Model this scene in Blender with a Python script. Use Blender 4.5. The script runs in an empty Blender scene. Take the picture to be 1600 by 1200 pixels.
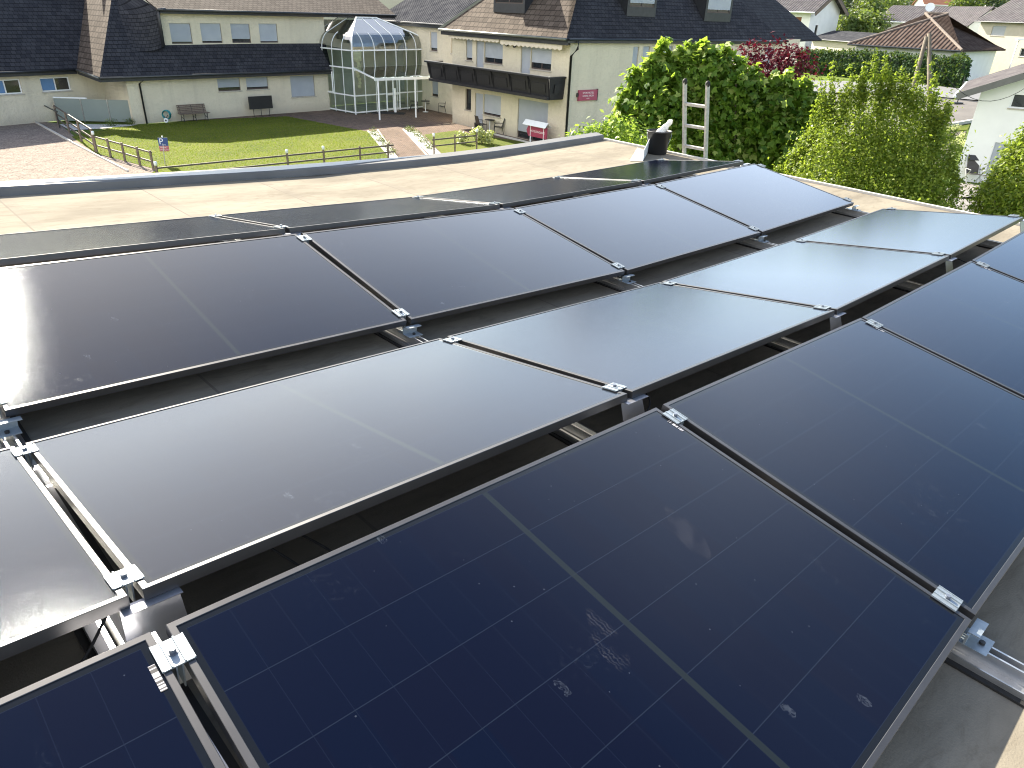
import bpy, math, random
import numpy as np
from mathutils import Vector, Matrix
R = math.radians
random.seed(7)
S = bpy.context.scene
COL = S.collection

# ------------------------------------------------------------------ camera
F_PX = 1122.5            # focal length in photo pixels (1600 wide)
CAM_H = 6.6
PITCH, ROLL = R(-27.6), R(2.2)
_f = Vector((0, math.cos(PITCH), math.sin(PITCH)))
_r0 = Vector((1, 0, 0)); _u0 = _r0.cross(_f)
_r = math.cos(ROLL)*_r0 + math.sin(ROLL)*_u0
_u = -math.sin(ROLL)*_r0 + math.cos(ROLL)*_u0
CAM = Vector((0, 0, CAM_H))
cam_d = bpy.data.cameras.new("camera"); cam = bpy.data.objects.new("camera", cam_d); COL.objects.link(cam)
cam_d.sensor_width = 36.0; cam_d.lens = 36.0*F_PX/1600.0
cam_d.clip_start = 0.05; cam_d.clip_end = 3000
cam.matrix_world = Matrix.Translation(CAM) @ Matrix((_r, _u, -_f)).transposed().to_4x4()
S.camera = cam

# ------------------------------------------------------------------ light
SUN_EL, SUN_AZ = R(34), R(37.5)        # azimuth: to the left of straight ahead
sun_dir = Vector((-math.sin(SUN_AZ)*math.cos(SUN_EL), math.cos(SUN_AZ)*math.cos(SUN_EL), math.sin(SUN_EL)))
sd = bpy.data.lights.new("sun", 'SUN'); so = bpy.data.objects.new("sun", sd); COL.objects.link(so)
sd.energy = 5.0; sd.angle = R(0.53); sd.color = (1.0, 0.91, 0.75)
so.rotation_euler = sun_dir.to_track_quat('Z', 'Y').to_euler(); so.location = (-20, 20, 40)

W = bpy.data.worlds.new("World"); S.world = W; W.use_nodes = True
nt = W.node_tree; nt.nodes.clear()
_o = nt.nodes.new('ShaderNodeOutputWorld'); _b = nt.nodes.new('ShaderNodeBackground'); _s = nt.nodes.new('ShaderNodeTexSky')
_s.sky_type = 'NISHITA'; _s.sun_disc = False; _s.sun_elevation = SUN_EL; _s.sun_rotation = -SUN_AZ
_s.air_density = 1.0; _s.dust_density = 1.0; _s.ozone_density = 1.0
# a few thin clouds in the sky, laid out by direction
_g = nt.nodes.new('ShaderNodeTexCoord'); _m = nt.nodes.new('ShaderNodeMapping'); _m.inputs['Scale'].default_value = (1, 1, 2.2)
_n = nt.nodes.new('ShaderNodeTexNoise'); _n.inputs['Scale'].default_value = 2.6; _n.inputs['Detail'].default_value = 5
_cr = nt.nodes.new('ShaderNodeValToRGB'); _cr.color_ramp.elements[0].position = .22; _cr.color_ramp.elements[1].position = .54
_mx = nt.nodes.new('ShaderNodeMix'); _mx.data_type = 'RGBA'
_ml = nt.nodes.new('ShaderNodeMath'); _ml.operation = 'MULTIPLY'; _ml.inputs[1].default_value = 0.68
nt.links.new(_g.outputs['Generated'], _m.inputs[0]); nt.links.new(_m.outputs[0], _n.inputs['Vector'])
nt.links.new(_n.outputs['Fac'], _cr.inputs[0]); _sx = nt.nodes.new('ShaderNodeSeparateXYZ'); nt.links.new(_g.outputs['Generated'], _sx.inputs[0])
_mr = nt.nodes.new('ShaderNodeMapRange'); _mr.inputs[1].default_value = .76; _mr.inputs[2].default_value = .54; nt.links.new(_sx.outputs[2], _mr.inputs[0])
_mm = nt.nodes.new('ShaderNodeMath'); _mm.operation = 'MULTIPLY'; nt.links.new(_cr.outputs[0], _mm.inputs[0]); nt.links.new(_mr.outputs[0], _mm.inputs[1])
_lo = nt.nodes.new('ShaderNodeMapRange'); _lo.inputs[1].default_value = .08; _lo.inputs[2].default_value = .20; nt.links.new(_sx.outputs[2], _lo.inputs[0])
_az = nt.nodes.new('ShaderNodeMapRange'); _az.inputs[1].default_value = .70; _az.inputs[2].default_value = .42; nt.links.new(_sx.outputs[0], _az.inputs[0])
_m2 = nt.nodes.new('ShaderNodeMath'); _m2.operation = 'MULTIPLY'; nt.links.new(_lo.outputs[0], _m2.inputs[0]); nt.links.new(_az.outputs[0], _m2.inputs[1])
_m3 = nt.nodes.new('ShaderNodeMath'); _m3.operation = 'MULTIPLY'; nt.links.new(_mm.outputs[0], _m3.inputs[0]); nt.links.new(_m2.outputs[0], _m3.inputs[1])
nt.links.new(_m3.outputs[0], _ml.inputs[0]); nt.links.new(_ml.outputs[0], _mx.inputs[0])
_wc = nt.nodes.new('ShaderNodeMix'); _wc.data_type = 'RGBA'; _wc.inputs[6].default_value = (13.6, 12.5, 11.2, 1); _wc.inputs[7].default_value = (10.8, 11.6, 12.8, 1)
_wr = nt.nodes.new('ShaderNodeMapRange'); _wr.inputs[1].default_value = -.35; _wr.inputs[2].default_value = .25; nt.links.new(_sx.outputs[0], _wr.inputs[0]); nt.links.new(_wr.outputs[0], _wc.inputs[0])
nt.links.new(_s.outputs[0], _mx.inputs[6]); nt.links.new(_wc.outputs[2], _mx.inputs[7])
nt.links.new(_mx.outputs[2], _b.inputs[0]); _b.inputs[1].default_value = 0.076
nt.links.new(_b.outputs[0], _o.inputs[0])
S.view_settings.view_transform = 'Standard'; S.view_settings.look = 'None'
S.view_settings.exposure = 1.84; S.view_settings.gamma = 1
S.render.engine = 'CYCLES'
S.cycles.use_denoising = True
S.cycles.pixel_filter_type = 'BLACKMAN_HARRIS'; S.cycles.filter_width = 1.1
S.cycles.max_bounces = 8; S.cycles.transparent_max_bounces = 12
S.cycles.sample_clamp_indirect = 4.0

# ------------------------------------------------------------------ maths helpers
def ray(px, py):
    return (_r*((px-800)/F_PX) - _u*((py-600)/F_PX) + _f)
def at_z(px, py, z=0.0):
    d = ray(px, py); return CAM + d*((z-CAM_H)/d.z)
def smooth(t):
    t = min(1, max(0, t)); return t*t*(3-2*t)
def gz(x, y):
    return 1.3*smooth((x-18)/20)*smooth((y-40)/25)
def gp(px, py):
    z = 0.0
    for _ in range(30):
        p = at_z(px, py, z); z = .5*z+.5*gz(p.x, p.y)
    return Vector((p.x, p.y, gz(p.x, p.y)))
def at_dist(px, py, dist):
    d = ray(px, py); return CAM + d*(dist/math.hypot(d.x, d.y))
def on_plane(px, py, p0, n):
    d = ray(px, py); return CAM + d*((p0-CAM).dot(n)/d.dot(n))
V = Vector

def wloc(p):
    v = V((0, 0, 0))
    while p is not None: v = v+p.location; p = p.parent
    return v
class MB:
    """collects shapes, then links them as ONE mesh object"""
    def __init__(s): s.v = []; s.f = []
    def add(s, vs, fs):
        b = len(s.v); s.v += [tuple(x) for x in vs]; s.f += [tuple(i+b for i in f) for f in fs]; return s
    def poly(s, pts): return s.add(pts, [tuple(range(len(pts)))])
    def box(s, c, size, m=None):
        hx, hy, hz = size[0]/2, size[1]/2, size[2]/2
        p = [V((x, y, z)) for x in (-hx, hx) for y in (-hy, hy) for z in (-hz, hz)]
        if m is not None: p = [m @ q for q in p]
        p = [q + V(c) for q in p]
        return s.add(p, [(0, 1, 3, 2), (4, 6, 7, 5), (0, 4, 5, 1), (2, 3, 7, 6), (0, 2, 6, 4), (1, 5, 7, 3)])
    def frame_box(s, o, ax, ay, az):
        """box from a corner and three edge vectors"""
        o = V(o); ax, ay, az = V(ax), V(ay), V(az)
        p = [o+ax*i+ay*j+az*k for i in (0, 1) for j in (0, 1) for k in (0, 1)]
        return s.add(p, [(0, 1, 3, 2), (4, 6, 7, 5), (0, 4, 5, 1), (2, 3, 7, 6), (0, 2, 6, 4), (1, 5, 7, 3)])
    def beam(s, p, q, w, h, up=(0, 0, 1)):
        p, q = V(p), V(q); d = (q-p)
        if d.length < 1e-6: return s
        d.normalize(); up = V(up)
        if abs(d.dot(up)) > .98: up = V((0, 1, 0))
        a = d.cross(up).normalized()*w/2; b = a.cross(d).normalized()*h/2
        vs = [p-a-b, p+a-b, p+a+b, p-a+b, q-a-b, q+a-b, q+a+b, q-a+b]
        return s.add(vs, [(3, 2, 1, 0), (4, 5, 6, 7), (0, 1, 5, 4), (1, 2, 6, 5), (2, 3, 7, 6), (3, 0, 4, 7)])
    def tube(s, pts, r, n=8, r2=None, cap=True):
        pts = [V(p) for p in pts]; k = len(pts); b = len(s.v)
        for i, p in enumerate(pts):
            d = (pts[min(i+1, k-1)]-pts[max(i-1, 0)]).normalized()
            up = V((0, 0, 1)) if abs(d.z) < .95 else V((1, 0, 0))
            a = d.cross(up).normalized(); c = a.cross(d)
            rr = r if r2 is None else r+(r2-r)*i/(k-1)
            for j in range(n):
                t = 2*math.pi*j/n; s.v.append(tuple(p+a*rr*math.cos(t)+c*rr*math.sin(t)))
        for i in range(k-1):
            for j in range(n):
                s.f.append((b+i*n+j, b+i*n+(j+1) % n, b+(i+1)*n+(j+1) % n, b+(i+1)*n+j))
        if cap:
            s.f.append(tuple(b+j for j in range(n))[::-1]); s.f.append(tuple(b+(k-1)*n+j for j in range(n)))
        return s
    def lathe(s, prof, c=(0, 0, 0), n=24):
        b = len(s.v); c = V(c)
        for r_, z in prof:
            for j in range(n):
                t = 2*math.pi*j/n; s.v.append((c.x+r_*math.cos(t), c.y+r_*math.sin(t), c.z+z))
        for i in range(len(prof)-1):
            for j in range(n):
                s.f.append((b+i*n+j, b+i*n+(j+1) % n, b+(i+1)*n+(j+1) % n, b+(i+1)*n+j))
        return s
    def ball(s, c, r, n=10, m=7, sq=(1, 1, 1), jit=0):
        b = len(s.v); c = V(c)
        for i in range(m+1):
            ph = math.pi*i/m
            for j in range(n):
                t = 2*math.pi*j/n; k = r*(1+random.uniform(-jit, jit))
                s.v.append((c.x+k*sq[0]*math.sin(ph)*math.cos(t), c.y+k*sq[1]*math.sin(ph)*math.sin(t), c.z+k*sq[2]*math.cos(ph)))
        for i in range(m):
            for j in range(n):
                s.f.append((b+i*n+j, b+(i+1)*n+j, b+(i+1)*n+(j+1) % n, b+i*n+(j+1) % n))
        return s
    def slab(s, pts, vec):
        """closed prism: polygon pts pushed along vec"""
        k = len(pts); vec = V(vec); q = [V(p)+vec for p in pts]
        fs = [tuple(range(k))[::-1], tuple(range(k, 2*k))]
        fs += [(i, (i+1) % k, k+(i+1) % k, k+i) for i in range(k)]
        return s.add([V(p) for p in pts]+q, fs)
    def build(s, name, mat, parent=None, smooth=False, local=False):
        me = bpy.data.meshes.new(name)
        off = V((0, 0, 0)) if (parent is None or local) else wloc(parent)
        me.from_pydata([tuple(V(v)-off) for v in s.v], [], s.f); me.update()
        uv = me.uv_layers.new(name="UVMap")
        for p in me.polygons:
            n = p.normal; u = V((0, 0, 1)).cross(n)
            u = u.normalized() if u.length > 1e-3 else V((1, 0, 0))
            w = n.cross(u)
            for li in p.loop_indices:
                c = me.vertices[me.loops[li].vertex_index].co + off
                uv.data[li].uv = (c.dot(u), c.dot(w))
        if smooth:
            for p in me.polygons: p.use_smooth = True
        me.materials.append(mat)
        o = bpy.data.objects.new(name, me); COL.objects.link(o)
        if parent is not None: o.parent = parent
        return o

def tag(o, label=None, cat=None, group=None, kind=None):
    if label: o['label'] = label
    if cat: o['category'] = cat
    if group: o['group'] = group
    if kind: o['kind'] = kind
    return o
def thing(name, loc, label, cat, group=None, rz=0):
    o = bpy.data.objects.new(name, None); COL.objects.link(o); o.empty_display_size = .1
    o.location = loc; o.rotation_euler = (0, 0, rz)
    return tag(o, label, cat, group)
def copy_thing(src, loc, label, rz=None, group=None):
    c = src.copy(); COL.objects.link(c); c.location = loc; c['label'] = label
    if rz is not None: c.rotation_euler = (0, 0, rz)
    if group: c['group'] = group
    for ch in [o for o in COL.objects if o.parent == src]:
        d = ch.copy(); COL.objects.link(d); d.parent = c
        for g in [o for o in COL.objects if o.parent == ch]:
            e = g.copy(); COL.objects.link(e); e.parent = d
    return c

# ------------------------------------------------------------------ material helpers
def new_mat(name):
    m = bpy.data.materials.new(name); m.use_nodes = True
    t = m.node_tree; t.nodes.clear()
    o = t.nodes.new('ShaderNodeOutputMaterial'); p = t.nodes.new('ShaderNodeBsdfPrincipled')
    t.links.new(p.outputs[0], o.inputs[0]); return m, t, p, o
def N(t, kind, **kw):
    n = t.nodes.new(kind)
    for k, v in kw.items():
        if k.startswith('i_'):
            key = k[2:]
            n.inputs[int(key) if key.isdigit() else key].default_value = v
        else: setattr(n, k, v)
    return n
def mth(t, op, a, b=None, c=None):
    n = t.nodes.new('ShaderNodeMath'); n.operation = op
    for i, x in enumerate((a, b, c)):
        if x is None: continue
        if isinstance(x, (int, float)): n.inputs[i].default_value = x
        else: t.links.new(x, n.inputs[i])
    return n.outputs[0]
def mixc(t, fac, a, b):
    n = t.nodes.new('ShaderNodeMix'); n.data_type = 'RGBA'
    for i, x in ((0, fac), (6, a), (7, b)):
        if isinstance(x, (int, float)): n.inputs[i].default_value = x
        elif isinstance(x, tuple): n.inputs[i].default_value = (*x, 1)[:4]
        else: t.links.new(x, n.inputs[i])
    return n.outputs[2]
def ramp(t, x, lo, hi):
    n = t.nodes.new('ShaderNodeMapRange'); n.inputs[1].default_value = lo; n.inputs[2].default_value = hi
    t.links.new(x, n.inputs[0]); return n.outputs[0]
def plain(name, col, rough=.6, metal=0., var=.12, scale=6., bump=0., bscale=40., col2=None, spec=.5, detail=4):
    m, t, p, o = new_mat(name)
    tc = N(t, 'ShaderNodeTexCoord')
    n = N(t, 'ShaderNodeTexNoise', i_Scale=scale, i_Detail=detail); t.links.new(tc.outputs['Object'], n.inputs['Vector'])
    a = tuple(c*(1-var) for c in col); b = col2 or tuple(min(1, c*(1+var)) for c in col)
    t.links.new(mixc(t, ramp(t, n.outputs[0], .3, .7), a, b), p.inputs['Base Color'])
    p.inputs['Roughness'].default_value = rough; p.inputs['Metallic'].default_value = metal
    p.inputs['Specular IOR Level'].default_value = spec
    if bump:
        n2 = N(t, 'ShaderNodeTexNoise', i_Scale=bscale, i_Detail=3.); t.links.new(tc.outputs['Object'], n2.inputs['Vector'])
        bp = N(t, 'ShaderNodeBump', i_Strength=bump, i_Distance=.02); t.links.new(n2.outputs[0], bp.inputs['Height'])
        t.links.new(bp.outputs[0], p.inputs['Normal'])
    return m
def tiles(name, col, col2, row=.17, wid=.25, rough=.65, bump=.9, moss=(.16, .155, .15)):
    """overlapping roof tiles from the metric UVs (v runs up the slope)"""
    m, t, p, o = new_mat(name)
    uv = N(t, 'ShaderNodeUVMap'); sp = N(t, 'ShaderNodeSeparateXYZ'); t.links.new(uv.outputs[0], sp.inputs[0])
    vr = mth(t, 'DIVIDE', sp.outputs[1], row); fl = mth(t, 'FLOOR', vr); fr = mth(t, 'FRACT', vr)
    half = mth(t, 'MULTIPLY', mth(t, 'MODULO', fl, 2.), .5)
    ur = mth(t, 'ADD', mth(t, 'DIVIDE', sp.outputs[0], wid), half); uf = mth(t, 'FRACT', ur)
    cb = N(t, 'ShaderNodeCombineXYZ'); t.links.new(mth(t, 'FLOOR', ur), cb.inputs[0]); t.links.new(fl, cb.inputs[1])
    wn = N(t, 'ShaderNodeTexWhiteNoise'); wn.noise_dimensions = '2D'; t.links.new(cb.outputs[0], wn.inputs['Vector'])
    base = mixc(t, wn.outputs[0], col, col2)
    ns = N(t, 'ShaderNodeTexNoise', i_Scale=1.1, i_Detail=7., i_Roughness=.7); t.links.new(uv.outputs[0], ns.inputs['Vector'])
    base = mixc(t, mth(t, 'MULTIPLY', ramp(t, ns.outputs[0], .5, .78), .55), base, moss)
    gap = mth(t, 'LESS_THAN', mth(t, 'ABSOLUTE', mth(t, 'SUBTRACT', uf, .5)), .46)
    base = mixc(t, gap, tuple(c*.45 for c in col), base)
    lap = mth(t, 'MULTIPLY', mth(t, 'LESS_THAN', fr, .16), .72)
    base = mixc(t, lap, base, tuple(c*.25 for c in col))
    t.links.new(base, p.inputs['Base Color']); p.inputs['Roughness'].default_value = .9; p.inputs['Specular IOR Level'].default_value = .12
    h = mth(t, 'MULTIPLY', mth(t, 'SUBTRACT', 1., fr), gap)
    h = mth(t, 'ADD', h, mth(t, 'MULTIPLY', wn.outputs[0], .3))
    bp = N(t, 'ShaderNodeBump', i_Strength=bump, i_Distance=.03); t.links.new(h, bp.inputs['Height']); t.links.new(bp.outputs[0], p.inputs['Normal'])
    return m
def ribs(name, col, col2, per=.2, rough=.6, var_scale=1.5, bump=.8, horiz=False):
    """corrugated / pan-tile ribs running up the slope (or slats when horiz)"""
    m, t, p, o = new_mat(name)
    uv = N(t, 'ShaderNodeUVMap'); sp = N(t, 'ShaderNodeSeparateXYZ'); t.links.new(uv.outputs[0], sp.inputs[0])
    x = sp.outputs[1] if horiz else sp.outputs[0]
    w = mth(t, 'SINE', mth(t, 'MULTIPLY', x, 2*math.pi/per)); h = mth(t, 'MULTIPLY_ADD', w, .5, .5)
    ns = N(t, 'ShaderNodeTexNoise', i_Scale=var_scale, i_Detail=6.); t.links.new(uv.outputs[0], ns.inputs['Vector'])
    oi = N(t, 'ShaderNodeObjectInfo'); cc_ = mixc(t, ramp(t, ns.outputs[0], .35, .7), col, col2)
    if horiz: cc_ = mixc(t, mth(t, 'MULTIPLY', oi.outputs['Random'], .45), cc_, tuple(c*.6 for c in col))
    t.links.new(cc_, p.inputs['Base Color'])
    bp = N(t, 'ShaderNodeBump', i_Strength=bump, i_Distance=.09 if not horiz else .04); t.links.new(h, bp.inputs['Height']); t.links.new(bp.outputs[0], p.inputs['Normal'])
    p.inputs['Roughness'].default_value = rough; p.inputs['Specular IOR Level'].default_value = .0 if not horiz else .3
    return m
def leafm(name, a, b, trans=.45, rough=.45, c=None, tc=(.45, .6, .05), spec=.3):
    m, t, p, o = new_mat(name)
    g = N(t, 'ShaderNodeNewGeometry')
    col = mixc(t, g.outputs['Random Per Island'], a, b)
    if c:
        wn = N(t, 'ShaderNodeTexWhiteNoise'); wn.noise_dimensions = '1D'; t.links.new(g.outputs['Random Per Island'], wn.inputs['W'])
        col = mixc(t, mth(t, 'GREATER_THAN', wn.outputs[0], .86), col, c)
    t.links.new(col, p.inputs['Base Color']); p.inputs['Roughness'].default_value = rough; p.inputs['Specular IOR Level'].default_value = spec
    tr = N(t, 'ShaderNodeBsdfTranslucent'); t.links.new(mixc(t, .5, col, tc), tr.inputs[0])
    mx = N(t, 'ShaderNodeMixShader'); mx.inputs[0].default_value = trans
    t.links.new(p.outputs[0], mx.inputs[1]); t.links.new(tr.outputs[0], mx.inputs[2]); t.links.new(mx.outputs[0], o.inputs[0])
    return m
def clear_glass(name, tint=(.75, .85, .8), ior=1.5, dark=.0, rough=.02):
    m, t, p, o = new_mat(name); t.nodes.remove(p)
    tr = N(t, 'ShaderNodeBsdfTransparent'); tr.inputs[0].default_value = (*tint, 1)
    gl = N(t, 'ShaderNodeBsdfGlossy'); gl.inputs['Roughness'].default_value = rough
    fr = N(t, 'ShaderNodeFresnel', i_IOR=ior)
    mx = N(t, 'ShaderNodeMixShader'); t.links.new(mth(t, 'ADD', fr.outputs[0], dark), mx.inputs[0])
    t.links.new(tr.outputs[0], mx.inputs[1]); t.links.new(gl.outputs[0], mx.inputs[2]); t.links.new(mx.outputs[0], o.inputs[0])
    return m

M_ = {}
def roughcast(name, col):
    m, t, p, o = new_mat(name)
    uv = N(t, 'ShaderNodeUVMap'); sp = N(t, 'ShaderNodeSeparateXYZ'); t.links.new(uv.outputs[0], sp.inputs[0])
    a = N(t, 'ShaderNodeTexNoise', i_Scale=.8, i_Detail=6.); b = N(t, 'ShaderNodeTexNoise', i_Scale=5.5, i_Detail=5., i_Roughness=.65)
    mp = N(t, 'ShaderNodeMapping'); mp.inputs['Scale'].default_value = (3.2, .22, 1); t.links.new(uv.outputs[0], mp.inputs[0])
    c = N(t, 'ShaderNodeTexNoise', i_Scale=1., i_Detail=5.)
    t.links.new(uv.outputs[0], a.inputs['Vector']); t.links.new(uv.outputs[0], b.inputs['Vector']); t.links.new(mp.outputs[0], c.inputs['Vector'])
    k = mixc(t, ramp(t, a.outputs[0], .3, .7), tuple(x*.93 for x in col), tuple(min(1, x*1.05) for x in col))
    k = mixc(t, mth(t, 'MULTIPLY', ramp(t, c.outputs[0], .52, .75), .28), k, (.42, .38, .30))
    k = mixc(t, mth(t, 'MULTIPLY', ramp(t, b.outputs[0], .5, .75), .22), k, tuple(x*.62 for x in col))
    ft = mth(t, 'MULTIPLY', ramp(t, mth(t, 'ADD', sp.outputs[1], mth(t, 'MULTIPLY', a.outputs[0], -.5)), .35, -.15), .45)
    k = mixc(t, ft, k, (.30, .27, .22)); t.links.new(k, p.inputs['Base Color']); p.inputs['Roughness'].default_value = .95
    bp = N(t, 'ShaderNodeBump', i_Strength=1., i_Distance=.05); t.links.new(b.outputs[0], bp.inputs['Height']); t.links.new(bp.outputs[0], p.inputs['Normal'])
    return m
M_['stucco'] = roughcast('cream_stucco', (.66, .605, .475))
M_['stucco_white'] = plain('white_stucco', (.86, .87, .87), .85, var=.04, scale=1.2, bump=.15, bscale=50)
M_['stucco_grey'] = plain('grey_stucco', (.50, .47, .40), .9, var=.05, scale=2, bump=.2)
M_['slate'] = tiles('dark_roof_tile', (.030, .031, .038), (.05, .05, .057), moss=(.085, .088, .10), row=.24)  # one tile in several tones: this one darkened for shaded roof planes
M_['slate_wing'] = tiles('wing_roof_tile', (.05, .04, .036), (.085, .07, .062), row=.26, wid=.3, moss=(.12, .105, .09))  # same tile, toned down for the dimly sunlit wing slope
M_['slate_brown'] = tiles('brown_roof_tile', (.07, .056, .047), (.115, .093, .078), row=.32, wid=.4, moss=(.17, .145, .125))  # same tile, lightened for the roof planes the sun strikes
M_['fibre'] = ribs('corrugated_roof', (.045, .047, .055), (.085, .087, .095), per=.25)
M_['pantile'] = ribs('brown_pantile', (.058, .043, .038), (.10, .08, .072), per=.42, bump=1.)
M_['greyroof'] = ribs('grey_corrugated', (.085, .08, .088), (.13, .125, .13), per=.4)
M_['fascia'] = plain('dark_fascia', (.028, .03, .036), .4, var=.2)
M_['gutter'] = plain('gutter_metal', (.05, .055, .06), .35, metal=.5)
M_['copper'] = plain('weathered_gutter', (.16, .17, .16), .4, metal=.6)
M_['shutter'] = ribs('grey_shutter_slats', (.40, .44, .50), (.46, .50, .55), per=.05, bump=.35, horiz=True, rough=.5)
M_['brown_frame'] = plain('brown_window_frame', (.07, .05, .045), .5)
M_['white_frame'] = plain('white_window_frame', (.78, .79, .80), .4, var=.03)
M_['pane'] = plain('dark_window_pane', (.02, .025, .03), .06, var=.3, scale=2, spec=.8)
M_['blind'] = plain('blue_window_blind', (.10, .22, .42), .3, var=.05)
M_['sill'] = plain('stone_sill', (.45, .42, .36), .8)
M_['door'] = plain('grey_brown_door', (.16, .14, .14), .5, var=.05)
M_['dark_wood'] = plain('dark_stained_wood', (.012, .012, .016), .55, var=.35, scale=12, bump=.2, bscale=30)
M_['wood'] = plain('weathered_wood', (.17, .13, .10), .75, var=.3, scale=9, bump=.3)
M_['pole_wood'] = plain('grey_pole_wood', (.13, .11, .085), .8, var=.25, scale=8, bump=.3)
M_['rail_wood'] = plain('fence_wood', (.09, .075, .06), .6, var=.35, scale=7, bump=.2)
M_['iron'] = plain('black_iron', (.02, .02, .022), .45, var=.2)
M_['white_metal'] = plain('white_painted_metal', (.80, .84, .86), .35, var=.04)
M_['alu'] = plain('aluminium', (.50, .51, .52), .32, metal=.85, var=.1, scale=20)
M_['zinc'] = plain('galvanised_steel', (.34, .39, .43), .5, metal=.7, var=.12, scale=30, bump=.1)
M_['bolt'] = plain('steel_bolt', (.22, .24, .28), .4, metal=.8)
M_['ridge'] = plain('ridge_tile', (.17, .14, .12), .9, var=.25, scale=3)
M_['sheet'] = plain('bright_sheet_metal', (.46, .47, .51), .38, metal=.9, var=.08, scale=9, bump=.12, bscale=14)
M_['ladder'] = plain('worn_ladder_aluminium', (.50, .48, .44), .55, metal=.3, var=.18, scale=25)
M_['plastic'] = plain('black_plastic', (.018, .018, .02), .45, var=.15)
M_['rubber'] = plain('black_rubber', (.012, .012, .012), .7)
M_['cloth'] = plain('white_cloth', (.78, .78, .76), .9, var=.06, bump=.6, bscale=25)
M_['cream_cloth'] = plain('cream_fabric', (.72, .66, .5), .9)
M_['awning'] = ribs('striped_awning', (.62, .56, .48), (.7, .64, .55), per=.3, bump=.2)
M_['flash'] = plain('parapet_flashing', (.15, .15, .148), .6, metal=.1, var=.12, scale=3)
M_['asphalt'] = plain('asphalt', (.12, .112, .105), .9, var=.14, scale=.7, bump=.3, bscale=60)
M_['pavement'] = plain('pavement', (.15, .155, .165), .9, var=.1, scale=1.)
M_['concrete'] = plain('pale_concrete', (.5, .49, .46), .85, var=.1)
M_['red_sign'] = plain('wine_red_sign', (.34, .045, .10), .45, var=.05)
M_['letters'] = plain('pale_lettering', (.82, .72, .74), .5, var=.02)
M_['blue_sign'] = plain('blue_sign', (.02, .06, .22), .4, var=.05)
M_['letters_w'] = plain('white_lettering', (.75, .78, .85), .5, var=.02)
M_['pink_sign'] = plain('pinkish_red_sign', (.42, .11, .14), .5, var=.08)
M_['teal'] = plain('teal_hose', (.01, .26, .28), .4, var=.2, scale=20)
M_['bark'] = plain('bark', (.10, .08, .06), .9, var=.3, scale=10, bump=.5)
M_['frost'] = plain('frosted_glass', (.21, .25, .235), .25, var=.05, scale=1, spec=.6)
M_['sling'] = plain('dark_sling_fabric', (.07, .065, .06), .8, var=.1)
M_['mat_dark'] = plain('dark_doormat', (.02, .02, .022), .9)
M_['interior'] = plain('dim_interior', (.52, .50, .45), .8, var=.2, scale=1)
M_['shutter_brown'] = ribs('brown_shutter', (.26, .11, .06), (.3, .14, .08), per=.06, bump=.3, horiz=True)
M_['soil'] = plain('dark_soil', (.07, .06, .05), .95, var=.3, scale=8, bump=.5)
M_['shrub'] = leafm('shrub_leaf', (.03, .065, .02), (.08, .12, .03), .25)
M_['fig'] = leafm('broad_green_leaf', (.045, .12, .02), (.19, .30, .05), .55, .4, c=(.38, .46, .14))
M_['privet'] = leafm('small_yellow_green_leaf', (.055, .11, .015), (.27, .32, .045), .5, .45)
M_['redleaf'] = leafm('purple_red_leaf', (.05, .004, .011), (.12, .010, .024), .25, tc=(.2, .012, .03))
M_['thuja'] = leafm('thuja_leaf', (.012, .045, .014), (.035, .085, .022), .15, .7)
M_['treeleaf'] = leafm('orchard_leaf', (.04, .08, .025), (.12, .16, .05), .3)
M_['darkleaf'] = leafm('forest_leaf', (.012, .03, .018), (.03, .055, .03), .15)
M_['paleleaf'] = leafm('pale_flower_leaf', (.35, .40, .16), (.5, .5, .25), .3)
M_['hydrangea'] = leafm('cream_flower', (.55, .6, .28), (.7, .72, .45), .3)
M_['grassm'] = leafm('grass_blade', (.055, .09, .012), (.15, .17, .022), .4, .8, c=(.18, .17, .05), spec=.05)
M_['rock'] = plain('white_pebbles', (.55, .54, .52), .9, var=.35, scale=12, bump=.6, bscale=25)

def ground_mat(name, c1, c2, c3, s1, s2, bump=.5, brick=None):
    m, t, p, o = new_mat(name)
    tc = N(t, 'ShaderNodeTexCoord')
    a = N(t, 'ShaderNodeTexNoise', i_Scale=s1, i_Detail=6.); b = N(t, 'ShaderNodeTexNoise', i_Scale=s2, i_Detail=4.)
    for n in (a, b): t.links.new(tc.outputs['Object'], n.inputs['Vector'])
    col = mixc(t, ramp(t, a.outputs[0], .35, .65), c1, c2); col = mixc(t, ramp(t, b.outputs[0], .5, .68), col, c3)
    h = b.outputs[0]
    if brick:
        bt = N(t, 'ShaderNodeTexBrick', i_Scale=1., i_5=.012); bt.inputs['Brick Width'].default_value = brick[0]; bt.inputs['Row Height'].default_value = brick[1]
        bt.inputs['Mortar Size'].default_value = .012
        bt.inputs['Color1'].default_value = (1, 1, 1, 1); bt.inputs['Color2'].default_value = (.72, .7, .7, 1); bt.inputs['Mortar'].default_value = (.45, .43, .4, 1)
        t.links.new(tc.outputs['Object'], bt.inputs['Vector'])
        mm = N(t, 'ShaderNodeMix'); mm.data_type = 'RGBA'; mm.blend_type = 'MULTIPLY'; mm.inputs[0].default_value = 1
        t.links.new(col, mm.inputs[6]); t.links.new(bt.outputs[0], mm.inputs[7]); col = mm.outputs[2]
    t.links.new(col, p.inputs['Base Color']); p.inputs['Roughness'].default_value = .95; p.inputs['Specular IOR Level'].default_value = .1
    bp = N(t, 'ShaderNodeBump', i_Strength=bump, i_Distance=.05); t.links.new(h, bp.inputs['Height']); t.links.new(bp.outputs[0], p.inputs['Normal'])
    return m
M_['lawn'] = ground_mat('lawn_grass', (.065, .098, .013), (.115, .14, .018), (.16, .145, .045), .35, 7)
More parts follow.
